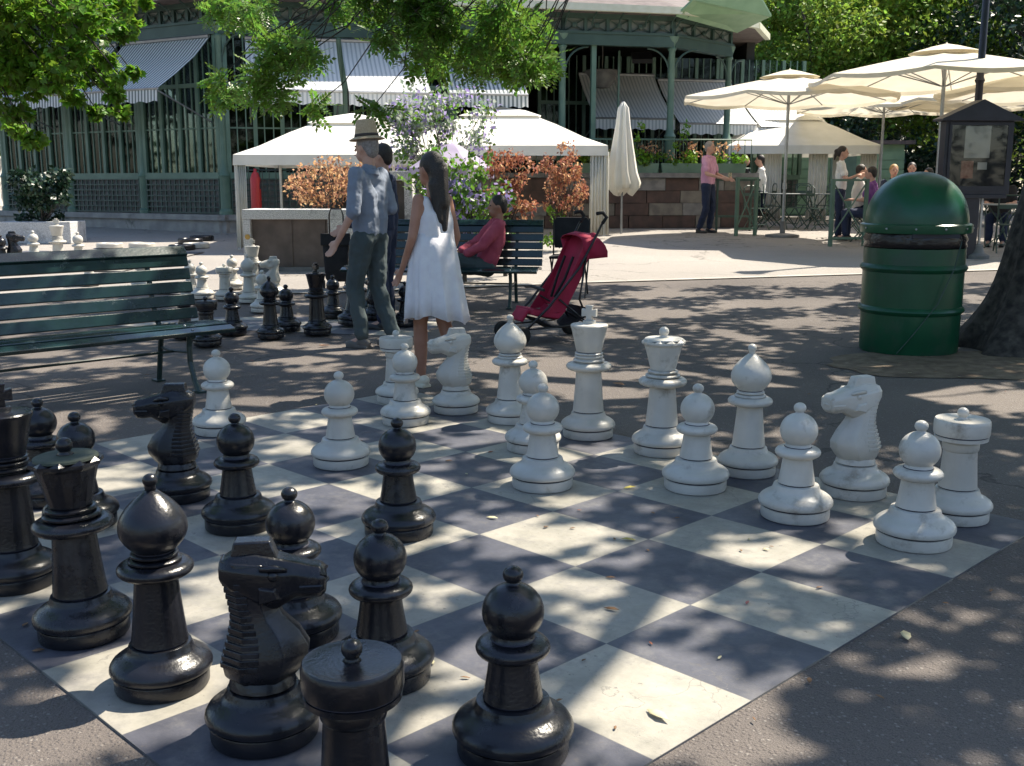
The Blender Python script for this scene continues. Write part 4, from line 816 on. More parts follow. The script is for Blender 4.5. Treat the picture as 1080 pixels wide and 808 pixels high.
# porch glass screen
# inner facade behind the porch
PD = Vector((.6, 26.4)); dD = Vector((7.6, 1.6)).normalized(); nD = nrm(dD, 1)
for i in range(3):
    window(PD, dD, nD, i * BAY + .05, (i + 1) * BAY - .05, z0=1.5, z1=4.3)
    trellis(PD, dD, nD, i * BAY + .1, (i + 1) * BAY - .1)
awning(PD, dD, nD, 1.0, 2.9, zt=3.85, zf=2.75, out=1.6, m='stripe_pale'); awning(PD, dD, nD, 3.0, 4.9, zt=3.75, zf=2.65, out=1.7, m='stripe_pale'); awning(PD, dD, nD, 5.0, 6.8, zt=3.65, zf=2.6, out=1.7, m='stripe_pale')
# interior floor, back walls, roof
back = [P0 + dA * BAY * 3, P0, P0 + dB * BAY * 2.9]
mb = MB(); poly = [Vector((-11.4, 25.1)), Vector((-5.7, 21.75)), Vector((1.0, 23.3)), Vector((.7, 26.3)), Vector((6.0, 27.7)), Vector((6.0, 34)), Vector((-9, 34))]
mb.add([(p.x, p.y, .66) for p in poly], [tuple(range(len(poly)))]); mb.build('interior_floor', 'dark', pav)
mb = MB(); 
for a, b in ((Vector((-11.4, 25.1)), Vector((-9, 34))), (Vector((-9, 34)), Vector((6.0, 34))), (Vector((6.0, 34)), Vector((6.0, 27.9)))):
    d = (b - a); L = d.length; d.normalize(); fb(mb, a, d, nrm(d, 1), 0, L, -.1, .1, 0, 5)
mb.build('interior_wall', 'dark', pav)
mb = MB(); ov = .45
rp = [P0 + dA * BAY * 3.2 + nA * ov, P0 + nA * ov * .95 + nB * .35, P4 + nB * ov * .9 + nC * .0, P5 + nC * ov + dC * .3, Vector((6.2, 27.3)), Vector((6.2, 35)), Vector((-10, 35))]
cen = Vector((-1, 29)); mb.add([(p.x, p.y, 4.76) for p in rp] + [(p.x, p.y, 4.90) for p in rp] + [(cen.x + (p.x - cen.x) * .15, cen.y + (p.y - cen.y) * .15, 7.2) for p in rp],
   [tuple(range(7))] + [(i, (i + 1) % 7, 7 + (i + 1) % 7, 7 + i) for i in range(7)] + [(7 + i, 7 + (i + 1) % 7, 14 + (i + 1) % 7, 14 + i) for i in range(7)] + [tuple(range(20, 13, -1))])
mb.build('roof', 'roof', pav)
mb = MB()
for a, b in zip(rp[:5], rp[1:5]):
    d = (b - a); L = d.length; d.normalize(); n_ = nrm(d, 1 if True else -1)
    if n_.y > 0: n_ = -n_
    fb(mb, a, d, n_, 0, L, .01, .13, 4.74, 4.88)
mb.build('gutter', 'cream_trim', pav)
for P, d, n_, L in ((P0, dA, nA, BAY * 3), (P0, dB, nB, BAY * 4.05), (P4, dC, nC, BAY)):
    k = int(L / .58)
    for i in range(k + 1): mb = MB(); mb.tube([fq(P, d, n_, i * .58, .09, 4.52), fq(P, d, n_, i * .58, .2, 4.66), fq(P, d, n_, i * .58, .40, 4.74)], .018, 5); mb.build('eaves_bracket', 'green_dark', pav)
# right gable overhang, pale green boarded
mb = MB(); a = P4 + nB * .9; b = P5 + nC * 1.25 + dC * .2
def tri(pts, th=.05): 
    k = len(pts); mb.add([Vector(p) for p in pts] + [Vector(p) + Vector((0, 0, th)) for p in pts], [tuple(range(k))[::-1], tuple(range(k, 2 * k))] + [(i, (i + 1) % k, k + (i + 1) % k, k + i) for i in range(k)])
tri([(P4.x + .0, P4.y - .45, 4.70), (P4.x + .3, P4.y - .75, 4.98), (P4.x + 2.1, P4.y + .15, 4.78), (P4.x + 1.6, P4.y + 1.1, 4.58)])
tri([(P4.x + .3, P4.y - .75, 4.99), (P4.x + 1.2, P4.y - .7, 5.8), (P4.x + 2.12, P4.y + .13, 4.78)])
mb.build('eaves_soffit', 'green_light', pav)
# chandelier inside the porch
pl = fq(P0, dB, nB, BAY * 3.35 + .45, -1.2, 0)
mb = MB(); mb.lathe([(.0, 3.36), (.16, 3.38), (.26, 3.5), (.30, 3.62), (.40, 3.74), (.36, 3.76), (0, 3.78)], 24, c=(pl.x, pl.y, 0)); mb.tube([(pl.x, pl.y, 3.78), (pl.x, pl.y, 4.9)], .014, 6); mb.build('chandelier', 'tan', pav, auto=40)
hp = fq(P0, dB, nB, BAY * 3.85, -.6, 0)
mb = MB(); m_ = Matrix.Translation((hp.x, hp.y, 3.98)) @ Matrix.Rotation(R(35), 4, 'X'); mb.box((-.22, -.16, -.05), (.22, .16, .05), m_); mb.build('heater', 'tube', pav)
# terrace in front of the porch
TW0 = Vector((-.8, 22.55)); dT = Vector((9, 1.0)).normalized(); nT = nrm(dT, 1)
ter = thing('terrace_wall', 'low terrace wall of red, tan and grey stone panels under the planters', 'wall')
for m_, rows in (('greystone', 0), ('brick', 1), ('tan', 2)):
    mb = MB()
    for j in range(5):
        s_ = -.1 + (j % 2) * .3
        while s_ < 6.0:
            L = .55 + .35 * ((j * 7 + int(s_ * 3)) % 3) / 2
            kind = (0 if j in (0,) else 2 if (int(s_ * 2.3) + j * 2) % 4 == 0 else 1 if (j % 2 or int(s_ * 1.7 + j) % 3) else 0)
            if kind == rows: fb(mb, TW0, dT, nT, s_ + .008, min(s_ + L, 6.0) - .008, 0, .10 + .012 * ((int(s_ * 5) + j) % 3), .1 + j * .26, .352 + j * .26)
            s_ += L
    mb.build('stone_panels', m_, ter)
mb = MB(); fb(mb, TW0, dT, nT, -.1, 6.0, -2.9, .0, 0, 1.40); mb.build('core', 'dark', ter)
mb = MB(); fb(mb, TW0, dT, nT, -.15, 6.05, -.3, .18, 1.405, 1.50); mb.build('coping', 'greystone', ter)
rl = thing('railing', 'thin iron railing above the terrace planters', 'railing'); mb = MB()
for i in range(41): p = fq(TW0, dT, nT, i * .15, -.22, 0); mb.tube([(p.x, p.y, 1.49), (p.x, p.y, 2.2)], .009, 5)
for z in (1.6, 2.2): mb.tube([fq(TW0, dT, nT, 0, -.22, z), fq(TW0, dT, nT, 6, -.22, z)], .017, 6)
mb.build('bars', 'green_iron', rl)
for i in range(4):
    c = fq(TW0, dT, nT, 2.5 + i * .95, 0, 1.502); lb = ['leftmost green trough of trailing plants on the terrace wall', 'second trough of plants from the left on the terrace wall', 'third trough of plants, with tall yellow-green shoots, on the terrace wall', 'rightmost trough of plants on the terrace wall, above the pink-shirted man'][i]
    t = thing('planter_trough', lb, 'planter', c, math.atan2(dT.y, dT.x), 'plant troughs on the terrace wall'); mb = MB(); mb.prism([(-.42, 0), (.42, 0), (.45, .2), (-.45, .2)], .2); mb.build('trough', 'green_iron', t)
    leaves(clumps([(random.uniform(-.4, .4), random.uniform(-.12, .1), random.uniform(.18, .36)) for k in range(9)], .15, 42), .085, 'foliage', 'leaf', t, flat=.8)
    leaves(clumps([(random.uniform(-.4, .4), 0, random.uniform(.35, .6)) for k in range(5)], .14, 22), .07, 'dry_foliage', 'dry', t, flat=.8)
    if i == 2 or i == 1: leaves(clumps([(.1 * k_ - .1, 0, .55 + .2 * k_) for k_ in range(3)], .1, 22, 1.4), .09, 'shoots', 'leaf', t, flat=.9)
# pale green boarded shed beyond the right tent
t = thing('boarded_shed', 'pale green boarded shed wall behind the right-hand tent and bistro chairs', 'shed', dep(838, 29.5)); mb = MB()
for i in range(7): mb.box((-2.4, 0, .05 + i * .24), (2.9, .06, .05 + i * .24 + .225))
mb.box((-2.4, .06, 0), (2.9, 2, 1.9)); mb.build('wall', 'green_light', t); mb = MB(); mb.box((-2.6, -.2, 1.9), (3.1, 2.2, 2.0)); mb.build('roof', 'roof', t)
for x in (-1.2, .9): mb = MB(); mb.box((x, -.03, .1), (x + .7, .0, 1.6)); mb.build('shutter', 'green_iron', t)

# ------------------------------------------------------------------ parasols and tents
def make_parasol(r_=2.02, zr=2.58, zt=2.98, n=8):
    t = thing('parasol', 'x', 'parasol')
    mb = MB(); mb.tube([(0, 0, 0), (0, 0, zt - .05)], .03, 10); mb.tube([(0, 0, .9), (0, 0, 1.02)], .042, 10); mb.build('pole', 'steel', t, auto=30)
    mb = MB(); mb.lathe([(.32, 0), (.32, .05), (.05, .08), (.05, .3)], 20); mb.build('base', 'greystone', t)
    # canopy: panels sag between ribs, scalloped valance
    seg = 6; m_ = n * seg; rings = []
    for q in (0.16, .3, .5, .7, .86, 1.0):
        ring = []
        for j in range(m_):
            a = 2 * PI * j / m_; k = (j % seg) / seg; sag = math.sin(PI * k); rr = r_ * q * (1 - .055 * sag)
            ring.append(Vector((math.cos(a) * rr, math.sin(a) * rr, zt - (zt - zr) * (q ** 1.12) - .05 * sag * q)))
        rings.append(ring)
    val = [Vector((p.x * 1.004, p.y * 1.004, p.z - .05 - .015 * math.sin(PI * ((j % seg) / seg)))) for j, p in enumerate(rings[-1])]
    mb = MB(); mb.loft(rings + [val], cap=False); mb.build('canopy', 'canvas', t, auto=60)
    mb = MB(); mb.lathe([(r_ * .27, zt - .04), (r_ * .24, zt - .02), (r_ * .1, zt + .06), (.02, zt + .10), (.0, zt + .13)], 24); mb.build('vent_cap', 'canvas', t, auto=50)
    for j in range(n):
        a = 2 * PI * j / n; e = (math.cos(a), math.sin(a)); rib = MB(); rib.tube([(e[0] * .05, e[1] * .05, zt - .09), (e[0] * r_ * .5, e[1] * r_ * .5, zt - (zt - zr) * .5 ** 1.12 - .03), (e[0] * r_ * .985, e[1] * r_ * .985, zr - .02)], .011, 5)
        o = rib.build('rib', 'steel', t); st = MB(); st.tube([(e[0] * .04, e[1] * .04, zr - .12), (e[0] * r_ * .5, e[1] * r_ * .5, zt - (zt - zr) * .5 ** 1.12 - .04)], .009, 5); st.build('strut', 'steel', o)
    return t
par = Proto(make_parasol()); GP = 'cream canvas parasols over the café tables'
p = dep(825, 20.5); par(p, .2, 'cream parasol left of the others, its pole beside the bistro chairs', group=GP)
p = dep(983, 18.0); par(p, .35, 'largest cream parasol, right above the green bin', group=GP, scale=1.07)
p = dep(925, 25.0); par(p, .1, 'lower cream parasol seen between the two large ones', group=GP)
p = dep(1105, 18.6); par(p, .5, 'cream parasol cut by the right edge behind the lamp post', group=GP, scale=1.0)
p = dep(1030, 23.5); par(p, .5, 'shaded far parasol behind the notice case roof', group=GP, scale=1.03)
def make_tent(hw=2.05, ze=1.72, zt=2.55):
    t = thing('canopy_tent', 'x', 'tent'); n = 8
    def side(q, z, s=1): return [Vector((x * hw * q, y * hw * q, z)) for x, y in ((-1, -1), (-.5, -1), (0, -1), (.5, -1), (1, -1), (1, -.5), (1, 0), (1, .5), (1, 1), (.5, 1), (0, 1), (-.5, 1), (-1, 1), (-1, .5), (-1, 0), (-1, -.5))]
    mb = MB(); mb.loft([side(1.005, ze - .19), side(1, ze), side(.8, ze + .16 * (zt - ze) / .8), side(.55, ze + .42 * (zt - ze) / .8), side(.34, zt - .2)], cap=False); mb.build('roof_canvas', 'tent', t)
    mb = MB(); mb.loft([side(.40, zt - .20), side(.25, zt - .08), side(.02, zt + .02)], cap=False); mb.build('vent_cap', 'tent', t)
    for x in (-1, 1):
        for y in (-1, 1): mb = MB(); mb.box((x * hw * .98 - .025, y * hw * .98 - .025, 0), (x * hw * .98 + .025, y * hw * .98 + .025, ze)); mb.build('leg', 'curtain', t)
    return t
def curtain(t, x, y, w_, zt=1.6, along='x', zb=.03):
    mb = MB(); n = 28; v = []
    for z in (zb, zt * .5, zt):
        for i in range(n + 1):
            s_ = (i / n - .5) * w_ * (1 if z > zb else 1.1); o_ = .035 * math.sin(i * 1.3) * (1.2 - z / zt * .5); v.append((x + s_, y + o_, z) if along == 'x' else (x + o_, y + s_, z))
    mb.add(v, [(j * (n + 1) + i, j * (n + 1) + i + 1, (j + 1) * (n + 1) + i + 1, (j + 1) * (n + 1) + i) for j in range(2) for i in range(n)]); o = mb.build('curtain', 'curtain', t, smooth=True); o.modifiers.new('s', 'SOLIDIFY').thickness = .008
tent = Proto(make_tent()); GT = 'ivory pagoda tents'
tl = tent(dep(376, 19.0), 0, 'ivory pagoda tent at the left, behind the concrete counter and dry shrub', group=GT)
tm = tent(dep(528, 22.0), 0, 'ivory pagoda tent in the middle with a gathered curtain at its right leg', group=GT)
tr_ = tent(dep(826, 26.8), 0, 'ivory pagoda tent at the right behind the bistro chairs', group=GT)
for t in (tm, tr_): 
    for ch in t.children:
        if ch.name.startswith('leg') or ch.name.startswith('roof') or ch.name.startswith('vent'): pass
tm.scale = (.97, .97, .96); tr_.scale = (.86, .86, 1.0); tl.scale = (.82, .82, .87)
for x in (-1.93,): curtain(tl, x, -2.02, .22)
curtain(tm, 1.90, -2.02, .34)
for x, w_ in ((-.75, .45), (.45, .5), (1.82, .42), (.95, .16)): curtain(tr_, x, -1.9 + random.uniform(0, .3), w_)
p = dep(655, 21.3); t = thing('closed_parasol', 'folded ivory parasol standing upright beside the middle tent', 'parasol', p)
mb = MB(); mb.tube([(0, 0, 0), (0, 0, 2.55)], .022, 8); mb.build('pole', 'steel', t)
mb = MB(); rings = []
for z, r_ in ((.82, .16), (.90, .27), (1.0, .285), (1.2, .25), (1.6, .19), (2.1, .12), (2.42, .09), (2.54, .02)): rings.append([Vector((math.cos(a) * r_ * (1 + .28 * math.sin(8 * a)) + .03 * (z < 1.2), math.sin(a) * r_ * (1 + .28 * math.sin(8 * a)), z + .08 * math.sin(a * 3) * (z < .9))) for a in [2 * PI * j / 48 for j in range(48)]])
mb.loft(rings); mb.build('folded_canvas', 'tent', t, smooth=True)
# lilac parasol over the flowers
p = dep(478, 15.0); t = thing('lilac_parasol', 'small lilac pagoda-shaped parasol behind the woman in white', 'parasol', p, .4)
mb = MB(); mb.lathe([(.62, 1.22), (.62, 1.36), (.40, 1.5), (.12, 1.66), (0, 1.70)], 8); mb.build('canopy', 'purple', t)
mb = MB(); mb.tube([(0, 0, 0), (0, 0, 1.6)], .03, 8); mb.build('pole', 'tube', t); mb = MB(); mb.lathe([(.22, 0), (.22, .06), (.05, .1)], 16); mb.build('base', 'greystone', t)

# ------------------------------------------------------------------ concrete counters, shrubs
def counter(px0, px1, py, ztop, label, dp=.7, name='concrete_counter', grp=None, legs=.17):
    a, b = at(px0, py), at(px1, py); w_ = (b - a).length; t = thing(name, label, 'counter', a, math.atan2(b.y - a.y, b.x - a.x), grp)
    mb = MB(); mb.box((0, 0, ztop - .13), (w_, dp, ztop)); mb.build('top_slab', 'concrete', t, bevel=.008)
    mb = MB(); mb.box((0.002, .004, 0), (legs, dp - .01, ztop - .132)); mb.build('side_slab', 'concrete', t); mb = MB(); xr = w_ * .62 if w_ > 1 else w_ - legs * 1.6; mb.box((xr, .004, 0), (w_ - .002, dp - .01, ztop - .132)); mb.build('side_slab', 'concrete', t)
    mb = MB(); mb.box((legs, .10, .06), (xr, .14, ztop - .132)); 
    for q in (.5, .93): mb.box((legs + (xr - legs) * q - .02, .085, .06), (legs + (xr - legs) * q + .02, .10, ztop - .132))
    mb.build('door_panel', 'rust', t); mb = MB(); mb.box((legs, .02, 0), (xr, .3, .06)); mb.build('kick_board', 'greystone', t)
    mb = MB(); mb.lathe([(.025, 0), (.035, .006), (.035, .012), (.02, .014)], 14, mtx=Matrix.Translation((.06, .003, ztop - .36)) @ Matrix.Rotation(PI / 2, 4, 'X')); mb.build('ring_hook', 'yellow', t)
    return t
def ztop_at(p, py): return CAM_H + p.y * math.tan(math.atan((404 - py) / FPX) - PITCH) - p.z
pa = at(258, 287); counter(258, 402, 287, ztop_at(pa, 221), 'speckled concrete counter with brown recessed panels under the left tent', legs=.10)
pa = at(404, 284); counter(404, 436, 280, ztop_at(pa, 181), 'narrow tall concrete counter between the hatted man and the woman', dp=.5, legs=.07)
def shrub(px, D, zb, r_, h, parts, label, stems=True, name='shrub', pot=None, n=24, grp=None, size=.07):
    p = dep(px, D); t = thing(name, label, 'shrub', (p.x, p.y, p.z), 0, grp); mb = MB()
    tips = []
    for i in range(n):
        a = random.uniform(0, 2 * PI); q = random.uniform(.2, 1); e = (math.cos(a) * r_ * q, math.sin(a) * r_ * q * .7, zb + h * random.uniform(.35, 1)); tips.append(e); branch(mb, (0, 0, max(0, zb - .1)), e, .009, .003, .12, 6)
    if zb > .15: mb.tube([(0, 0, 0), (0, 0, zb)], .03, 7)
    mb.build('stems', 'bark', t)
    for nm, m, lo, hi, per in parts:
        cs = [e for e in tips if lo <= (e[2] - zb) / h <= hi] + [(random.uniform(-r_, r_) * .8, random.uniform(-r_, r_) * .5, zb + h * random.uniform(lo, hi)) for k in range(12)]
        leaves(clumps(cs, r_ * .24, per, .9), size, nm, m, t, flat=.9, droop=.5)
    if pot:
        mb = MB(); mb.box((-pot[0], -pot[1], 0), (pot[0], pot[1], zb)); mb.build('planter_box', 'concrete', t, bevel=.01)
    return t
shrub(356, 15.2, .62, .66, .82, [('dry_foliage', 'dry', 0, 1, 30)], 'dry orange shrub standing behind the concrete counter', n=46, size=.058)
shrub(490, 13.2, .45, .66, 1.12, [('foliage', 'leaf2', 0, 1, 34), ('flowers', 'lilacleaf', 0, .7, 14)], 'green shrub with violet flowers behind the woman in white', size=.08)
shrub(533, 13.8, .50, .38, 1.05, [('dry_foliage', 'dry2', .2, 1, 26), ('foliage', 'dry', 0, .8, 16)], 'russet shrub just right of the violet flowers', size=.055, n=32)
shrub(590, 17.5, .15, .42, 1.55, [('dry_foliage', 'dry2', .35, 1, 22), ('withered_foliage', 'dry', .3, 1, 18), ('foliage', 'leaf', 0, .35, 40)], 'orange shrub turning green at its foot, under the middle tent', size=.06, n=34)
shrub(462, 16.5, 1.1, .85, 1.4, [('foliage', 'palegreen', 0, 1, 30), ('flowers', 'lilacleaf', 0, 1, 14), ('green_foliage', 'leaf2', 0, .9, 20)], 'silvery sapling with lilac blossom above the lilac parasol', name='flowering_sapling', size=.08, n=26)
shrub(47, 19.2, .38, .56, .85, [('foliage', 'leafdark', 0, 1, 60)], 'dark glossy shrub in a pale concrete box by the pavilion', pot=(.62, .35), name='potted_shrub', size=.10)

# ------------------------------------------------------------------ people
def cap(mb, a, b, r0, r1, n=10):
    a, b = Vector(a), Vector(b); d = b - a; L = d.length
    if L < 1e-5: d = Vector((0, 0, 1)); L = 1e-5
    t = d.normalized(); pts = []; rr = []
    for q in (-1, -.85, -.5): pts.append(a + t * r0 * q); rr.append(r0 * math.sqrt(max(0.002, 1 - q * q)))
    pts += [a, b]; rr += [r0, r1]
    for q in (.5, .85, 1): pts.append(b + t * r1 * q); rr.append(r1 * math.sqrt(max(0.002, 1 - q * q)))
    mb.tube(pts, rr, n)
def ell(mb, c, rx, ry, rz, n=14, rot=None):
    m_ = Matrix.Translation(c) @ (rot.to_4x4() if rot else Matrix.Identity(4)) @ Matrix.Diagonal((rx, ry, rz, 1)); mb.lathe([(math.sin(PI * i / 10) + 1e-3 * (0 < i < 10), -math.cos(PI * i / 10)) for i in range(11)], n, mtx=m_)
def blob(mb, name, m, parent, vox, smooth=4, disp=0):
    o = mb.build(name, m, parent, smooth=True); r_ = o.modifiers.new('r', 'REMESH'); r_.mode = 'VOXEL'; r_.voxel_size = vox; r_.use_smooth_shade = True
    s = o.modifiers.new('s', 'SMOOTH'); s.factor = .5; s.iterations = smooth
    if disp:
        tx = bpy.data.textures.new('folds', 'CLOUDS'); tx.noise_scale = .10; dm = o.modifiers.new('d', 'DISPLACE'); dm.texture = tx; dm.strength = disp; dm.mid_level = .5
    return o
def hand(mb, wr, d, side, curl=.5, k=1.0):
    wr = Vector(wr); d = Vector(d).normalized(); s = Vector(side); s = (s - d * s.dot(d)).normalized(); n = d.cross(s)
    pe = wr + d * .085 * k; cap(mb, wr, pe - d * .012 + s * .018 * k, .021 * k, .016 * k, 8); cap(mb, wr, pe - d * .012 - s * .018 * k, .021 * k, .015 * k, 8)
    for i, L in enumerate((.068, .078, .073, .057)):
        b = pe + s * (.030 - .020 * i) * k; m_ = b + (d * .95 - n * .3 * curl).normalized() * L * .5 * k; e = m_ + (d * .75 - n * .9 * curl).normalized() * L * .55 * k
        cap(mb, b - d * .02, m_, .0095 * k, .0088 * k, 7); cap(mb, m_, e, .0088 * k, .0072 * k, 7)
    b = wr + d * .025 * k + s * .022 * k; m_ = b + (d * .6 + s * .75).normalized() * .036 * k; e = m_ + (d * .95 + s * .15 - n * .2).normalized() * .032 * k
    cap(mb, b, m_, .013 * k, .011 * k, 7); cap(mb, m_, e, .011 * k, .0085 * k, 7)
STAND = dict(pel=(0, 0, .94), chest=(0, 0, 1.24), neck=(0, -.01, 1.46), head=(0, .02, 1.62), shl=(-.185, 0, 1.41), shr=(.185, 0, 1.41), ell=(-.235, -.02, 1.13), elr=(.235, -.02, 1.13), wrl=(-.245, .06, .89), wrr=(.245, .06, .89),
             hil=(-.09, 0, .90), hir=(.09, 0, .90), knl=(-.10, .02, .49), knr=(.10, .02, .49), anl=(-.10, 0, .08), anr=(.10, 0, .08))
SIT = dict(STAND, pel=(0, 0, .50), chest=(0, -.02, .80), neck=(0, -.01, 1.02), head=(0, .03, 1.18), shl=(-.185, 0, .97), shr=(.185, 0, .97), ell=(-.23, .08, .72), elr=(.23, .08, .72), wrl=(-.14, .30, .72), wrr=(.14, .30, .72),
           hil=(-.09, 0, .48), hir=(.09, 0, .48), knl=(-.11, .42, .50), knr=(.11, .42, .50), anl=(-.11, .40, .08), anr=(.11, .40, .08))
def person(label, loc, rz, J, top='shirt', sleeve=.6, bottom='trousers', hair='hair', skin='skin', shoe='blackshoe', s=1.0, vox=.012, hat=False, longhair=False, dress=False, fem=False, glance=0, beard=False, group=None, eyes=True):
    t = thing('person', label, 'person', loc, rz, group); t.scale = (s, s, s); V = {k: Vector(v) for k, v in J.items()}
    mb = MB(); f = .86 if fem else 1.0
    def mid(a, b, q): return V[a].lerp(V[b], q)
    # body
    for sd in 'lr':
        x = -1 if sd == 'l' else 1
        cap(mb, V['hi' + sd], V['kn' + sd], .082 * (1.03 if fem else 1), .054); cap(mb, V['kn' + sd], mid('kn' + sd, 'an' + sd, .4), .052, .053); cap(mb, mid('kn' + sd, 'an' + sd, .4), V['an' + sd], .052, .035)
        cap(mb, V['sh' + sd] + Vector((-.02 * x, 0, 0)), V['el' + sd], .050 * f, .038 * f); cap(mb, V['el' + sd], V['wr' + sd], .038 * f, .025 * f)
        d = V['wr' + sd] - V['el' + sd]; hand(mb, V['wr' + sd], d + Vector((0, .02, 0)), Vector((-.15 * x, 1, .1)), .45, 1.0 * (f ** .5))
        cap(mb, V['an' + sd], V['an' + sd] + Vector((0, .13, -.045)), .036, .026)
        cap(mb, V['pel'] + Vector((.055 * x, 0, 0)), V['chest'] + Vector((.07 * x, 0, .0)), .092, .092 * f); cap(mb, V['chest'] + Vector((.07 * x, 0, 0)), V['sh' + sd] + Vector((-.06 * x, 0, -.06)), .09 * f, .072 * f)
    cap(mb, V['neck'] + Vector((0, 0, -.06)), V['head'] + Vector((0, -.02, -.06)), .055 * f, .050 * f)
    h = V['head']; fr = Matrix.Rotation(glance, 3, 'Z'); q = lambda x, y, z: h + fr @ Vector((x, y, z))
    ell(mb, q(0, -.005, .015), .074, .092, .105, rot=fr); ell(mb, q(0, .028, -.055), .054, .060, .058, rot=fr); cap(mb, q(0, .088, .012), q(0, .106, -.018), .009, .013, 6)
    for x in (-1, 1): ell(mb, q(.076 * x, -.005, -.005), .010, .018, .030, 8, rot=fr)
    cap(mb, q(-.018, .086, -.055), q(.018, .086, -.055), .009, .009, 6)
    body = blob(mb, 'body', skin, t, vox)
    if eyes:
        for x in (-1, 1):
            mb = MB(); ell(mb, q(.030 * x, .080, .015), .011, .008, .007, 8, rot=fr); mb.build('eye', 'hair', t, smooth=True)
        mb = MB(); cap(mb, q(-.020, .097, -.052), q(.020, .097, -.052), .004, .004, 6); mb.build('mouth', 'redcloth', t, smooth=True)
    # hair
    mb = MB(); ell(mb, q(0, -.020, .035), .082, .096, .098, rot=fr); ell(mb, q(0, -.060, -.01), .066, .052, .07, rot=fr)
    if longhair:
        cap(mb, q(0, -.075, 0), q(0, -.10, -.22), .075, .06); cap(mb, q(.03, -.09, -.2), q(.01, -.12, -.40), .055, .025); cap(mb, q(-.04, -.085, -.1), q(-.03, -.115, -.34), .05, .025)
    if fem and not longhair: ell(mb, q(0, -.12, .03), .045, .045, .045, rot=fr); cap(mb, q(0, -.12, .03), q(0, -.15, -.12), .035, .02)
    blob(mb, 'hair', hair, t, vox, 2)
    # shirt
    mb = MB(); e = .014
    if not dress:
        for sd in 'lr':
            x = -1 if sd == 'l' else 1
            cap(mb, V['pel'] + Vector((.055 * x, 0, .02)), V['chest'] + Vector((.075 * x, 0, 0)), .098 + e, .096 * f + e); cap(mb, V['chest'] + Vector((.075 * x, 0, 0)), V['sh' + sd] + Vector((-.06 * x, 0, -.055)), .095 * f + e, .074 * f + e)
            a = V['sh' + sd] + Vector((-.02 * x, 0, 0)); L1 = V['el' + sd]
            if sleeve <= .5: cap(mb, a, a.lerp(L1, sleeve * 2), .056 * f + e, .050 * f + e)
            else: cap(mb, a, L1, .056 * f + e, .046 * f + e); cap(mb, L1, L1.lerp(V['wr' + sd], sleeve * 2 - 1), .044 * f + e, .036 * f + e)
        cap(mb, V['neck'] + Vector((-.04, 0, -.075)), V['neck'] + Vector((.04, 0, -.075)), .068, .068); cap(mb, V['neck'] + Vector((0, 0, -.04)), V['neck'] + Vector((0, 0, .0)), .064 * f, .062 * f)
        blob(mb, 'shirt', top, t, vox, 3, .030)
        mb = MB(); cz = V['neck'] + Vector((0, -.008, -.015)); mb.loft([[cz + Vector((math.cos(a) * q, math.sin(a) * q * 1.05, z_ + .012 * math.sin(a))) for a in [2 * PI * j / 24 for j in range(24)]] for q, z_ in ((.074, -.02), (.066, .022), (.060, .022), (.066, -.02))], cap=False); mb.build('collar', top, t, smooth=True)
    else:
        cap(mb, V['pel'] + Vector((-.04, 0, .04)), V['chest'] + Vector((-.05, 0, 0)), .128, .112); cap(mb, V['pel'] + Vector((.04, 0, .04)), V['chest'] + Vector((.05, 0, 0)), .128, .112)
        for sd in 'lr':
            x = -1 if sd == 'l' else 1; cap(mb, V['chest'] + Vector((.065 * x, 0, 0)), V['sh' + sd] + Vector((-.065 * x, 0, -.035)), .093, .062)
            cap(mb, V['chest'] + Vector((.05 * x, .05, .04)), V['chest'] + Vector((.05 * x, .05, .05)), .07, .06)
        blob(mb, 'bodice', top, t, vox, 3, .01)
        mb = MB(); rings = []; k = 128; pz = V['pel'].z
        for z, a, b in ((pz + .20, .158, .115), (pz + .10, .172, .135), (pz, .19, .158), (pz - .12, .205, .175), (pz - .26, .215, .195), (pz - .40, .228, .212)):
            w_ = (pz + .2 - z) / .6; rings.append([Vector((math.cos(an) * a * (1 + .10 * w_ * math.sin(7 * an + 3 * z) + .06 * w_ * math.sin(17 * an + 5 * z) + .03 * math.sin(31 * an) * w_), math.sin(an) * b * (1 + .09 * w_ * math.sin(9 * an + 1)) - .02 * w_, z + .03 * math.sin(2 * an + .5) * w_ + .012 * math.sin(7 * an) * w_)) for an in [2 * PI * j / k for j in range(k)]])
        mb.loft(rings, cap=False); o = mb.build('skirt', top, t, smooth=True); o.modifiers.new('s', 'SOLIDIFY').thickness = .004
    if bottom and not dress:
        mb = MB()
        for sd in 'lr':
            x = -1 if sd == 'l' else 1; cap(mb, V['pel'] + Vector((.05 * x, 0, .0)), V['hi' + sd], .108, .10); cap(mb, V['hi' + sd], V['kn' + sd], .099, .074); cap(mb, V['kn' + sd], mid('kn' + sd, 'an' + sd, .9), .074, .060)
        blob(mb, 'trousers', bottom, t, vox, 3, .034)
    for sd in 'lr':
        mb = MB(); a = V['an' + sd]; g = a.z - .08
        ell(mb, a + Vector((0, .0, -.030)), .045, .075, .045, 12); ell(mb, a + Vector((0, .10, -.048)), .046, .085, .032, 12); mb.box((a.x - .042, a.y - .06, a.z - .08), (a.x + .042, a.y + .155, a.z - .058)); blob(mb, 'shoe', shoe, t, vox * .8, 2)
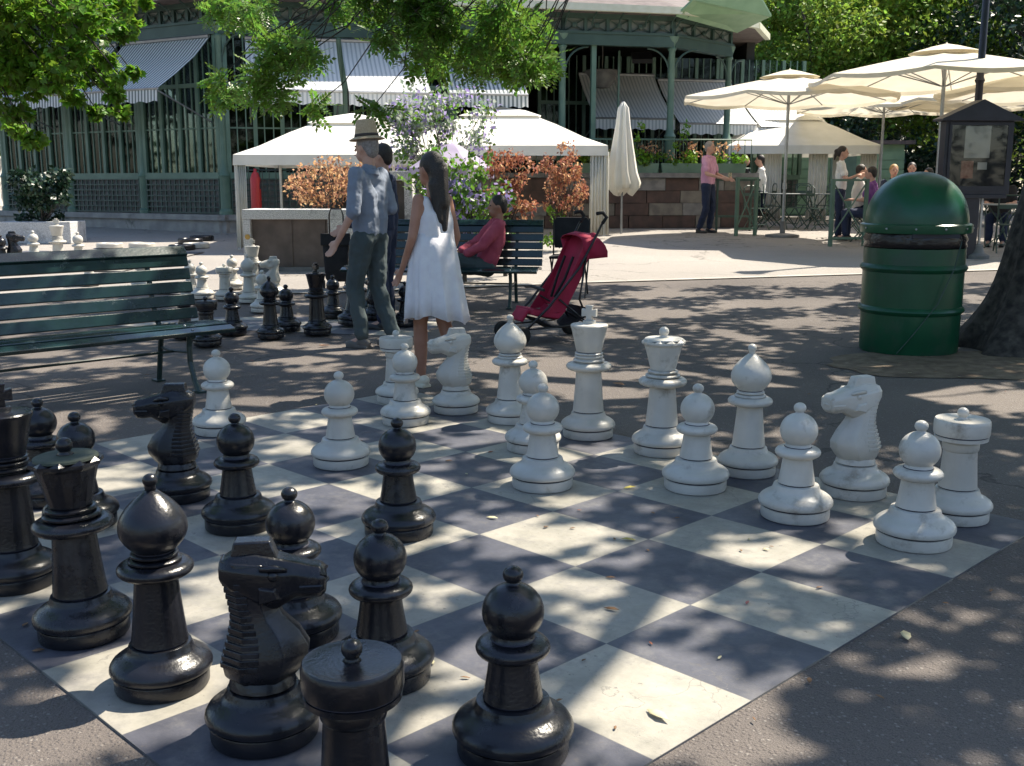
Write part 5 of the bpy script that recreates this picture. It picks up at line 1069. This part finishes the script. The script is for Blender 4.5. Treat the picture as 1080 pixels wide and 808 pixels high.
    if hat:
        hq = h + Vector((0, -.012, .085)); mb = MB(); pr = [(.0, .128), (.035, .130), (.058, .142), (.070, .132), (.082, .06), (.092, 0), (.10, -.006), (.130, -.020), (.136, -.016), (.13, -.012), (.097, .006)]
        m_ = Matrix.Translation(hq) @ Matrix.Rotation(-.08, 4, 'X') @ Matrix.Diagonal((1, 1.12, 1, 1)); mb.lathe(pr, 32, mtx=m_); ht = mb.build('hat', 'straw', t, smooth=True)
        mb = MB(); mb.lathe([(.0935, .004), (.0885, .030), (.086, .030)], 32, mtx=m_); mb.build('hat_band', 'band', ht, smooth=True)
    return t
# the man in the hat, walking away to the left
J = dict(STAND, wrl=(-.27, .12, .89), ell=(-.245, -.02, 1.13), elr=(.22, -.06, 1.14), wrr=(.20, .15, 1.0), knl=(-.10, .10, .50), anl=(-.10, .02, .08), knr=(.09, .0, .50), anr=(.09, -.16, .09))
p = at(393, 366); person('man in a straw hat, blue-grey shirt and dark trousers walking beside the tilted black queen', (p.x, p.y, 0), R(62), J, 'shirt', .55, 'trousers', 'greyhair', 'skin', 'shoe', .955, .009, hat=True)
# man behind him
p = at(408, 347); J = dict(STAND, wrl=(-.25, .30, .98), ell=(-.25, .05, 1.14)); person('dark-haired man in navy mostly hidden behind the man in the straw hat', (p.x, p.y, 0), R(80), J, 'navycloth', .9, 'navycloth', 'hair', 'skin', 'blackshoe', .93, .012)
# woman in white
J = dict(STAND, shl=(-.155, 0, 1.33), shr=(.155, 0, 1.33), neck=(0, -.005, 1.38), head=(0, .02, 1.53), chest=(0, 0, 1.18), pel=(0, 0, .90), ell=(-.20, .0, 1.07), wrl=(-.19, .12, .85), elr=(.20, -.03, 1.07), wrr=(.22, .08, .86), knl=(-.07, .07, .47), anl=(-.06, .08, .08), knr=(.07, -.02, .47), anr=(.06, -.20, .12), hil=(-.08, 0, .86), hir=(.08, 0, .86))
p = at(459, 408); person('woman in a short white dress with long dark hair walking towards the hatted man', (p.x, p.y, 0), R(48), J, 'dress', 0, None, 'hair', 'skin_tan', 'cream_shoe', .89, .009, longhair=True, dress=True, fem=True)
# sitter in red on the bench
p = at(500, 322) + Vector((.12, .05, -.07)); J = dict(SIT, chest=(0, -.10, .78), neck=(0, -.14, .98), head=(0, -.13, 1.13), shl=(-.17, -.12, .93), shr=(.17, -.12, .93), knl=(-.10, .40, .60), anl=(-.05, .66, .42), knr=(.1, .40, .48), anr=(.1, .5, .10), wrl=(-.10, .25, .62), wrr=(.10, .28, .64))
person('reclining person in a dusty red top with one foot raised, seated on the far bench', p, R(100), J, 'redcloth', .9, 'trousers', 'hair', 'skin_tan', 'shoe', .96, .012)
# man in pink
p = at(745, 246); J = dict(STAND, wrl=(-.16, .34, 1.04), ell=(-.24, .07, 1.12), wrr=(.2, .36, 1.05), elr=(.25, .08, 1.13), knl=(-.1, .06, .49), anr=(.12, -.10, .08))
person('balding man in a pink shirt and black trousers standing at the high table', p, R(-125), J, 'pink', .35, 'navycloth', 'greyhair', 'skin', 'blackshoe', 1.03, .014)
p = at(883, 253); J = dict(STAND, wrl=(-.08, .30, 1.22), ell=(-.22, .10, 1.12), wrr=(.10, .30, 1.20), elr=(.22, .10, 1.12))
person('waitress in a white blouse and dark apron holding a glass by the crossed barrier', p, R(-112), J, 'whitecloth', .3, 'navycloth', 'hair', 'skin', 'blackshoe', .97, .014, fem=True)
GS = 'people sitting at the café tables'
for px, D, rz, top, hair, lb, hz in ((782, 23.6, -80, 'blackcloth', 'blond', 'fair-haired woman in black seated opposite the man in white', .38), (800, 23.6, 80, 'whitecloth', 'hair', 'dark-haired man in a white shirt seated under the right tent', .38), (903, 20.2, -100, 'whitecloth', 'hair', 'dark-haired sitter in white just left of the one in purple', .1), (916, 19.3, 60, 'purplecloth', 'hair', 'sitter in a purple shirt seen just left of the green bin', .05),
                                     (938, 20.4, 175, 'navycloth', 'blond', 'fair-haired sitter whose head shows above the green bin', .1), (957, 20.9, 160, 'redcloth', 'hair', 'dark-haired woman with her face towards us above the green bin', .15), (975, 19.8, 120, 'navycloth', 'hair', 'sitter in navy between the bin and the notice case', .0), (1052, 18.6, 150, 'blackcloth', 'hair', 'person in black seated right of the notice case', 0)):
    p = dep(px, D, hz * .6); person(lb, p, R(rz), SIT, top, .35, 'navycloth', hair, 'skin', 'blackshoe', 1.0, .018, fem=(hair == 'blond'), group=GS)

# ------------------------------------------------------------------ pushchair
def pushchair():
    p = at(589, 357); t = thing('pushchair', 'folded-open crimson pushchair with a black frame, empty, beside the far bench', 'pushchair', (p.x, p.y, 0), R(24)); t.scale = (.93, .93, .98)
    # profile in x (forward = -x) and z, wide in y
    hw = .19
    def strip(prof, w_, th=.012):
        mb = MB(); rings = []
        n_ = 7
        for x, z, sag in prof:
            rings.append([Vector((x + sag * math.cos(PI * (i / (n_ - 1) - .5)), -w_ + 2 * w_ * i / (n_ - 1), z - sag * math.cos(PI * (i / (n_ - 1) - .5)))) for i in range(n_)])
        v = [q for r_ in rings for q in r_]; mb.add(v, [(j * n_ + i, j * n_ + i + 1, (j + 1) * n_ + i + 1, (j + 1) * n_ + i) for j in range(len(rings) - 1) for i in range(n_ - 1)])
        return mb
    def fab(name, prof, m, th=.03, w_=hw):
        o = strip(prof, w_).build(name, m, t, smooth=True); s = o.modifiers.new('s', 'SOLIDIFY'); s.thickness = th; s.offset = 0; b = o.modifiers.new('b', 'BEVEL'); b.width = .008; b.segments = 2; return o
    fab('backrest', [(-.05, .30, .03), (.03, .45, .04), (.11, .62, .04), (.20, .80, .03), (.26, .90, .01)], 'red', .035)
    fab('seat', [(-.34, .26, .0), (-.22, .24, .02), (-.10, .22, .03), (-.04, .28, .03)], 'red', .05)
    fab('footrest', [(-.42, .18, .0), (-.36, .26, .0), (-.30, .25, 0)], 'red', .03, .12)
    for sy in (-1, 1):
        mb = MB(); mb.prism([(-.20, .25), (-.04, .25), (.12, .52), (.24, .80), (.16, .82), (.02, .55)], .012, Matrix.Translation((0, sy * hw, 0))); mb.build('side_panel', 'red', t)
    mb = MB(); k = 7; rings = []
    for i in range(k):
        a = R(-10 + i * 21); cx, cz = .20, .72; rr = .20; rings.append([Vector((cx + rr * math.cos(a) * (1 - .10 * abs(y) ** 3), y * (hw + .02), cz + rr * .92 * math.sin(a) * (1 - .25 * abs(y) ** 4))) for y in (-1, -.8, -.4, 0, .4, .8, 1)])
    mb.loft(rings, cap=False); 
    o = MB(); v = [q for r_ in rings for q in r_]; o.add(v, [(j * 7 + i, j * 7 + i + 1, (j + 1) * 7 + i + 1, (j + 1) * 7 + i) for j in range(k - 1) for i in range(6)]); 
    for sy in (0, 6): o.add([rings[j][sy] for j in range(k)] + [Vector((.16, -hw if sy == 0 else hw, .68))], [(j, j + 1, k) for j in range(k - 1)])
    c = o.build('hood', 'red', t, smooth=True); c.modifiers.new('s', 'SOLIDIFY').thickness = .006
    for sy in (-1, 1):
        y = sy * (hw + .02); mb = MB(); mb.tube([(-.46, y, .08), (-.20, y, .30), (.10, y, .62), (.26, y, .88), (.33, y, 1.0)], .011, 8); mb.tube([(.22, y, .10), (.10, y, .35), (.16, y, .70)], .010, 8); mb.tube([(-.42, y, .12), (.22, y, .14)], .008, 6); mb.tube([(-.10, y, .36), (.22, y, .12)], .008, 6)
        mb.build('frame', 'tube', t, smooth=True)
        mb = MB(); mb.tube([(.32, y, .98), (.36, y, 1.03), (.32, y, 1.07), (.26, y, 1.06)], [.016, .018, .018, .016], 8); mb.build('handle', 'rubber', t, smooth=True)
        for x in (-.46, .22):
            for dy in (-.022, .022):
                wp = Matrix.Translation((x, y + dy, .075)) @ Matrix.Rotation(PI / 2, 4, 'X'); mb = MB(); mb.lathe([(.045, -.012), (.068, -.013), (.075, 0), (.068, .013), (.045, .012)], 24, mtx=wp); wh = mb.build('wheel', 'rubber', t, smooth=True)
                mb = MB(); mb.lathe([(0, -.014), (.046, -.009), (.046, .009), (0, .014)], 16, mtx=wp); mb.build('hub', 'steel', wh, smooth=True)
    mb = MB(); mb.tube([(-.1, -hw, .36), (.22, hw, .12)], .008, 6); mb.tube([(-.1, hw, .36), (.22, -hw, .12)], .008, 6); mb.tube([(-.24, -hw, .44), (-.27, 0, .46), (-.24, hw, .44)], .014, 8); mb.build('cross_brace', 'tube', t)
    o = strip([(-.30, .20, .0), (-.16, .13, .03), (.04, .12, .03), (.18, .20, 0), (.18, .28, 0)], hw - .01).build('shopping_basket', 'blackcloth', t, smooth=True); o.modifiers.new('s', 'SOLIDIFY').thickness = .01
    mb = MB()
    for y in (-.08, .08): mb.tube([(.10, y, .70), (.02, y, .52), (-.06, y * .4, .36)], .012, 6)
    mb.build('harness', 'blackcloth', t, smooth=True)
pushchair()
# shopping trolley
p = at(356, 305); t = thing('shopping_trolley', 'black two-wheeled shopping trolley left of the hatted man', 'trolley', (p.x, p.y, 0), R(6))
mb = MB(); rings = []
for z, a, b in ((.16, .11, .09), (.2, .135, .11), (.45, .15, .12), (.66, .16, .125), (.70, .15, .11)): rings.append([Vector((math.cos(q) * a * (1 / max(abs(math.cos(q)), abs(math.sin(q)))) ** .8, math.sin(q) * b * (1 / max(abs(math.cos(q)), abs(math.sin(q)))) ** .8, z)) for q in [2 * PI * j / 32 for j in range(32)]])
mb.loft(rings); bagm = mb.build('bag', 'blackcloth', t, smooth=True)
mb = MB(); mb.box((-.17, -.15, .58), (.17, -.12, .72)); mb.build('flap', 'blackcloth', t, bevel=.01)
mb = MB(); mb.tube([(-.09, .13, .1), (-.08, .14, .92), (-.06, .14, .99), (.06, .14, .99), (.08, .14, .92), (.09, .13, .1)], .010, 8); mb.tube([(-.09, .1, .14), (-.09, -.12, .12), (-.09, -.12, .0)], .008, 6); mb.tube([(.09, .1, .14), (.09, -.12, .12), (.09, -.12, .0)], .008, 6); mb.build('frame', 'tube', t, smooth=True)
for x in (-.16, .16):
    mb = MB(); mb.lathe([(.05, -.012), (.078, -.012), (.085, 0), (.078, .012), (.05, .012)], 22, mtx=Matrix.Translation((x, .10, .085)) @ Matrix.Rotation(PI / 2, 4, 'Y')); wh = mb.build('wheel', 'rubber', t, smooth=True); mb = MB(); mb.lathe([(0, -.012), (.05, -.008), (.05, .008), (0, .012)], 12, mtx=Matrix.Translation((x, .10, .085)) @ Matrix.Rotation(PI / 2, 4, 'Y')); mb.build('hub', 'steel', wh)
# dark folding chair
p = at(600, 312); t = thing('folding_chair', 'black-backed folding chair between the far bench and the pushchair', 'chair', p, R(170))
mb = MB(); mb.prism([(-.19, .52), (.19, .52), (.21, .80), (.17, .86), (-.17, .86), (-.21, .80)], .025, Matrix.Translation((0, -.2, 0))); mb.build('backrest', 'blackcloth', t, bevel=.006)
mb = MB(); mb.box((-.2, -.2, .42), (.2, .2, .45)); mb.build('seat', 'blackcloth', t, bevel=.008)
for x in (-.2, .2):
    mb = MB(); mb.tube([(x, -.2, .85), (x, -.17, .44), (x, .2, 0)], .01, 6); mb.build('leg', 'tube', t); mb = MB(); mb.tube([(x * .93, .18, .43), (x * .93, -.22, 0)], .01, 6); mb.build('leg', 'tube', t)

# ------------------------------------------------------------------ café furniture
def make_chair():
    t = thing('bistro_chair', 'x', 'chair')
    mb = MB()
    for i in range(5): mb.box((-.19, -.18 + i * .078, .44), (.19, -.12 + i * .078, .455))
    mb.build('seat', 'green_dark', t)
    for x in (-.19, .19):
        mb = MB(); mb.tube([(x, .20, .86), (x, .17, .45), (x, -.22, 0)], .011, 6); mb.build('leg', 'green_dark', t); mb = MB(); mb.tube([(x * .9, -.18, .44), (x * .9, .22, 0)], .011, 6); mb.build('leg', 'green_dark', t)
    mb = MB(); mb.tube([(-.19, .20, .86), (-.12, .205, .91), (.12, .205, .91), (.19, .20, .86)], .011, 6)
    mb.box((-.18, .185, .70), (.18, .197, .76)); mb.tube([(-.18, .19, .5), (.0, .195, .7), (.18, .19, .5)], .008, 5); mb.build('backrest', 'green_dark', t); mb = MB(); mb.tube([(-.19, -.12, .12), (.19, -.12, .12)], .008, 5); mb.build('stretcher', 'green_dark', t); return t
def make_table():
    t = thing('bistro_table', 'x', 'table'); mb = MB(); mb.lathe([(0, .715), (.34, .715), (.35, .72), (.35, .735), (.34, .74), (0, .74)], 28); mb.build('tabletop', 'zinc', t, auto=35)
    for a in (0, PI / 2, PI, 3 * PI / 2):
        c, s = math.cos(a), math.sin(a); mb = MB(); mb.tube([(c * .28, s * .28, .715), (0, 0, .36), (-c * .28 * .1 - s * .02, -s * .28 * .1, .3), (c * .30, s * .30, 0)], .011, 6); mb.build('leg', 'green_dark', t)
    return t
chair, table = Proto(make_chair()), Proto(make_table())
GC, GTb = 'green folding bistro chairs on the plaza', 'bistro tables on the plaza'
for i, (px, D, rz, lb) in enumerate([(797, 22.4, 20, 'bistro chair between the pink-shirted man and the parasol pole'), (813, 23.4, 80, 'bistro chair immediately left of the parasol pole'), (838, 22.8, -60, 'bistro chair just right of the parasol pole'), (850, 24.0, 10, 'bistro chair behind the one right of the parasol pole'), (862, 22.4, 100, 'bistro chair left of the waitress'), (872, 23.8, 200, 'bistro chair behind the waitress towards the tent'), (776, 23.8, 90, 'bistro chair with the fair-haired woman in black'), (806, 23.9, -90, 'bistro chair with the man in white'),
                                     (898, 20.4, 80, 'bistro chair behind the crossed barrier near the bin'), (912, 19.4, -120, 'bistro chair of the sitter in purple'), (938, 20.6, 0, 'bistro chair hidden behind the bin dome'), (1050, 18.8, -20, 'pale lit chair right of the notice case'), (1062, 17.2, 160, 'bistro chair nearest the dark trunk')]):
    p = dep(px, D); chair(p, R(rz), lb, group=GC)
for px, D, lb in ((826, 22.9, 'bistro table at the parasol pole'), (791, 23.6, 'bistro table of the seated couple'), (856, 22.9, 'empty bistro table right of the parasol pole'), (925, 19.9, 'bistro table with the seated group behind the bin'), (1056, 18.0, 'bistro table between the notice case and the trunk')):
    table(dep(px, D), 0, lb, group=GTb)
p = dep(773, 21.9); t = thing('high_table', 'tall narrow dark table in front of the pink-shirted man', 'table', p, R(5)); mb = MB(); mb.box((-.45, -.25, 1.02), (.45, .25, 1.06)); mb.build('tabletop', 'green_dark', t)
for x in (-.41, .41):
    for y in (-.21, .21): mb = MB(); mb.box((x - .02, y - .02, 0), (x + .02, y + .02, 1.02)); mb.build('leg', 'green_dark', t)
mb = MB(); mb.box((-.41, -.22, .30), (.41, -.20, .33)); mb.box((-.41, .20, .30), (.41, .22, .33)); mb.build('rail', 'green_dark', t)
mb = MB(); mb.lathe([(.0, 0), (.035, 0), (.04, .12), (.032, .13)], 12); tag(mb.build('drinking_glass', 'lampglass', loc=(p.x - .1, p.y, p.z + 1.06)), 'clear drinking glass on the tall dark table', 'glass')
def barrier(px, py, w_, h, label, rz):
    p = at(px, py); t = thing('barrier', label, 'barrier', p, R(rz), 'green crossed barriers')
    for x in (-w_ / 2, w_ / 2): mb = MB(); mb.box((x - .028, -.028, 0), (x + .028, .028, h)); mb.build('post', 'green_iron', t)
    mb = MB(); mb.box((-w_ / 2 - .03, -.03, h), (w_ / 2 + .03, .03, h + .035)); mb.box((-w_ / 2, -.02, .12), (w_ / 2, .02, .16)); mb.build('rail', 'green_iron', t)
    mb = MB(); mb.tube([(-w_ / 2, -.012, .16), (w_ / 2, -.012, h)], .013, 6); mb.tube([(w_ / 2, .014, .16), (-w_ / 2, .014, h)], .013, 6); mb.build('cross_brace', 'green_iron', t)
barrier(893, 260, .64, 1.10, 'green crossed barrier directly left of the bin', 14); barrier(786, 249, .42, 1.08, 'green crossed barrier beside the man in pink', 20)
def trestle(px, py, w_, label):
    p = at(px, py); t = thing('metal_bench_table', label, 'table', p, R(4), 'low dark tables along the terrace wall'); mb = MB(); mb.box((-w_ / 2, -.18, .52), (w_ / 2, .18, .56)); mb.build('tabletop', 'tube', t)
    for x in (-w_ / 2 + .06, w_ / 2 - .06):
        for y in (-.15, .15): mb = MB(); mb.box((x - .018, y - .018, 0), (x + .018, y + .018, .52)); mb.build('leg', 'tube', t)
trestle(684, 238, 1.15, 'long low dark table beside the folded parasol'); trestle(735, 236, .75, 'short low dark table behind the man in pink')
# red extinguisher and railing behind left tent
p = dep(272, 20.6); t = thing('extinguisher', 'red cylinder standing in the shade of the left tent', 'extinguisher', (p.x, p.y, p.z + .0)); mb = MB(); mb.lathe([(.09, .0), (.1, .02), (.1, 1.1), (.06, 1.2), (.03, 1.22), (.03, 1.28)], 16); mb.build('cylinder', 'crimson_can', t, smooth=True); mb = MB(); mb.tube([(0, 0, 1.28), (.08, 0, 1.25), (.1, -.05, .9)], .012, 6); mb.build('hose', 'tube', t)
t = thing('railing', 'dark iron railing in the shade under the left tent', 'railing', dep(320, 20.7)); mb = MB()
for i in range(20): mb.tube([(-1.0 + i * .13, 0, 0), (-1.0 + i * .13, 0, 1.25)], .010, 5)
for z in (.5, 1.25): mb.tube([(-1.0, 0, z), (1.5, 0, z)], .017, 6)
mb.build('bars', 'bench_iron', t)

# ------------------------------------------------------------------ fallen leaves, one by one
def fallen(px, py, m, label=None, s=.045, z=.010):
    p = at(px, py); mb = MB(); k = random.uniform(.28, .5); a = random.uniform(0, 2 * PI); c_, s_ = math.cos(a), math.sin(a)
    pts = [(-1, 0, .0), (-.5, k * .8, .10), (.2, k, .16), (1, 0, .08), (.3, -k, .12), (-.4, -k * .9, .05), (0, 0, .02)]
    v = [((x * c_ - y * s_) * s, (x * s_ + y * c_) * s, z_ * s * 1.3) for x, y, z_ in pts]; mb.add(v, [(i, (i + 1) % 6, 6) for i in range(6)])
    o = mb.build('fallen_leaf', m, smooth=True, loc=(p.x, p.y, p.z + (z if m != 'x' else 0))); o.modifiers.new('s', 'SOLIDIFY').thickness = .0008
    if not label:
        u = ((p.x + 2.9248) * .7052 - (p.y - 4.3343) * .7090) / 3.797; v_ = ((p.x + 2.9248) * .7090 + (p.y - 4.3343) * .7052) / 3.189
        lm = min(LM, key=lambda q: (q[0] - px) ** 2 + (2 * (q[1] - py)) ** 2)[2]; cw = {'leaf_brown': 'brown', 'dry2': 'reddish', 'leaf_pale': 'pale'}[m]
        label = 'small %s leaf on the %s nearest %s' % (cw, 'chessboard' if 0 < u < 1 and 0 < v_ < 1 else 'asphalt', lm)
    tag(o, label, 'leaf', 'small dry leaves scattered on the ground'); return o
LM = [(1007, 548, 'the right-hand white rook'), (963, 574, 'the furthest right white pawn'), (900, 522, 'the right-hand white knight'), (838, 546, 'the white pawn by the right-hand knight'), (788, 500, 'the right-hand white bishop'), (733, 516, 'the pawn right of the white queen'), (697, 478, 'the white queen'), (620, 461, 'the white king'), (572, 514, 'the forward white pawn'), (538, 445, 'the left-hand white bishop'), (481, 435, 'the left-hand white knight'), (428, 447, 'the pawn before the left white rook'), (360, 491, 'the lone white pawn'), (232, 457, 'the white pawn by the bench'), (90, 670, 'the black queen'), (172, 724, 'the dusty black bishop'), (404, 717, 'the pawn behind the foreground rook'), (541, 794, 'the front black pawn'), (421, 564, 'the lone black pawn'), (253, 557, 'the pawn by the left-facing knight'), (17, 617, 'the black king'), (960, 362, 'the green bin'), (592, 352, 'the red pushchair'), (335, 354, 'the upright black king'), (100, 385, 'the green bench'), (1060, 390, 'the dark trunk'), (690, 690, 'the front right light square'), (740, 640, 'the dark square at the board edge'), (880, 740, 'the bottom right corner'), (640, 600, 'the centre of the board'), (820, 420, 'the shade between bin and bishop'), (700, 340, 'the shade behind the white queen')]
M['leaf_yellow'] = mat('yellow_leaf', (.42, .34, .05), (.5, .42, .1), .6, 20); M['leaf_brown'] = mat('brown_leaf', (.13, .07, .035), (.24, .13, .06), .8, 20); M['leaf_pale'] = mat('pale_leaf', (.5, .44, .25), (.58, .52, .32), .7, 20); M['leaf_rose'] = mat('rose_leaf', (.45, .16, .13), rough=.7)
fallen(663, 572, 'leaf_yellow', 'yellow-green leaf in the middle of the near chessboard', .026); fallen(694, 759, 'leaf_pale', 'pale long leaf on the front light square', .04); fallen(788, 639, 'leaf_rose', 'rose-coloured leaf right of the board centre', .018)
fallen(664, 517, 'leaf_yellow', 'yellow leaf on a light square left of a white pawn', .03); fallen(652, 407, 'dry', 'curled orange leaf on the asphalt between the white king and queen', .06); fallen(645, 646, 'leaf_brown', 'brown leaf on the light square above the front pawn', .026); fallen(519, 549, 'leaf_pale', 'pale curled leaf on a dark square by the lone black pawn', .026)
fallen(527, 366, 'dry', 'orange leaf on the asphalt behind the white bishops', .05); fallen(342, 366, 'dry', 'orange leaf on the asphalt below the upright black king', .05); fallen(955, 674, 'leaf_pale', 'pale leaf on the dark asphalt beside the board', .03)
for px, py in [(785, 571), (808, 584), (811, 578), (781, 586), (646, 572), (863, 625), (685, 583), (640, 610), (686, 685), (568, 545), (572, 560), (487, 505), (467, 478), (520, 478), (475, 490), (540, 500), (690, 545), (710, 548), (720, 510), (600, 560), (610, 540), (440, 668), (455, 700), (490, 720), (380, 470), (330, 430), (350, 425), (300, 400), (270, 380), (150, 395), (690, 340), (700, 350), (760, 365), (850, 420), (900, 395), (1010, 402), (1030, 408), (985, 396), (880, 390), (960, 392), (1060, 412), (760, 700), (800, 760), (850, 720), (1000, 640), (100, 560), (40, 690), (25, 660), (620, 700), (590, 740), (650, 770), (560, 410), (680, 420), (630, 345), (480, 350), (1045, 625), (930, 740), (60, 385), (110, 372)]:
    fallen(px + random.uniform(-5, 5), py + random.uniform(-3, 3), random.choice(['leaf_brown', 'leaf_brown', 'leaf_brown', 'leaf_pale', 'leaf_brown', 'dry2']), None, random.uniform(.008, .018))
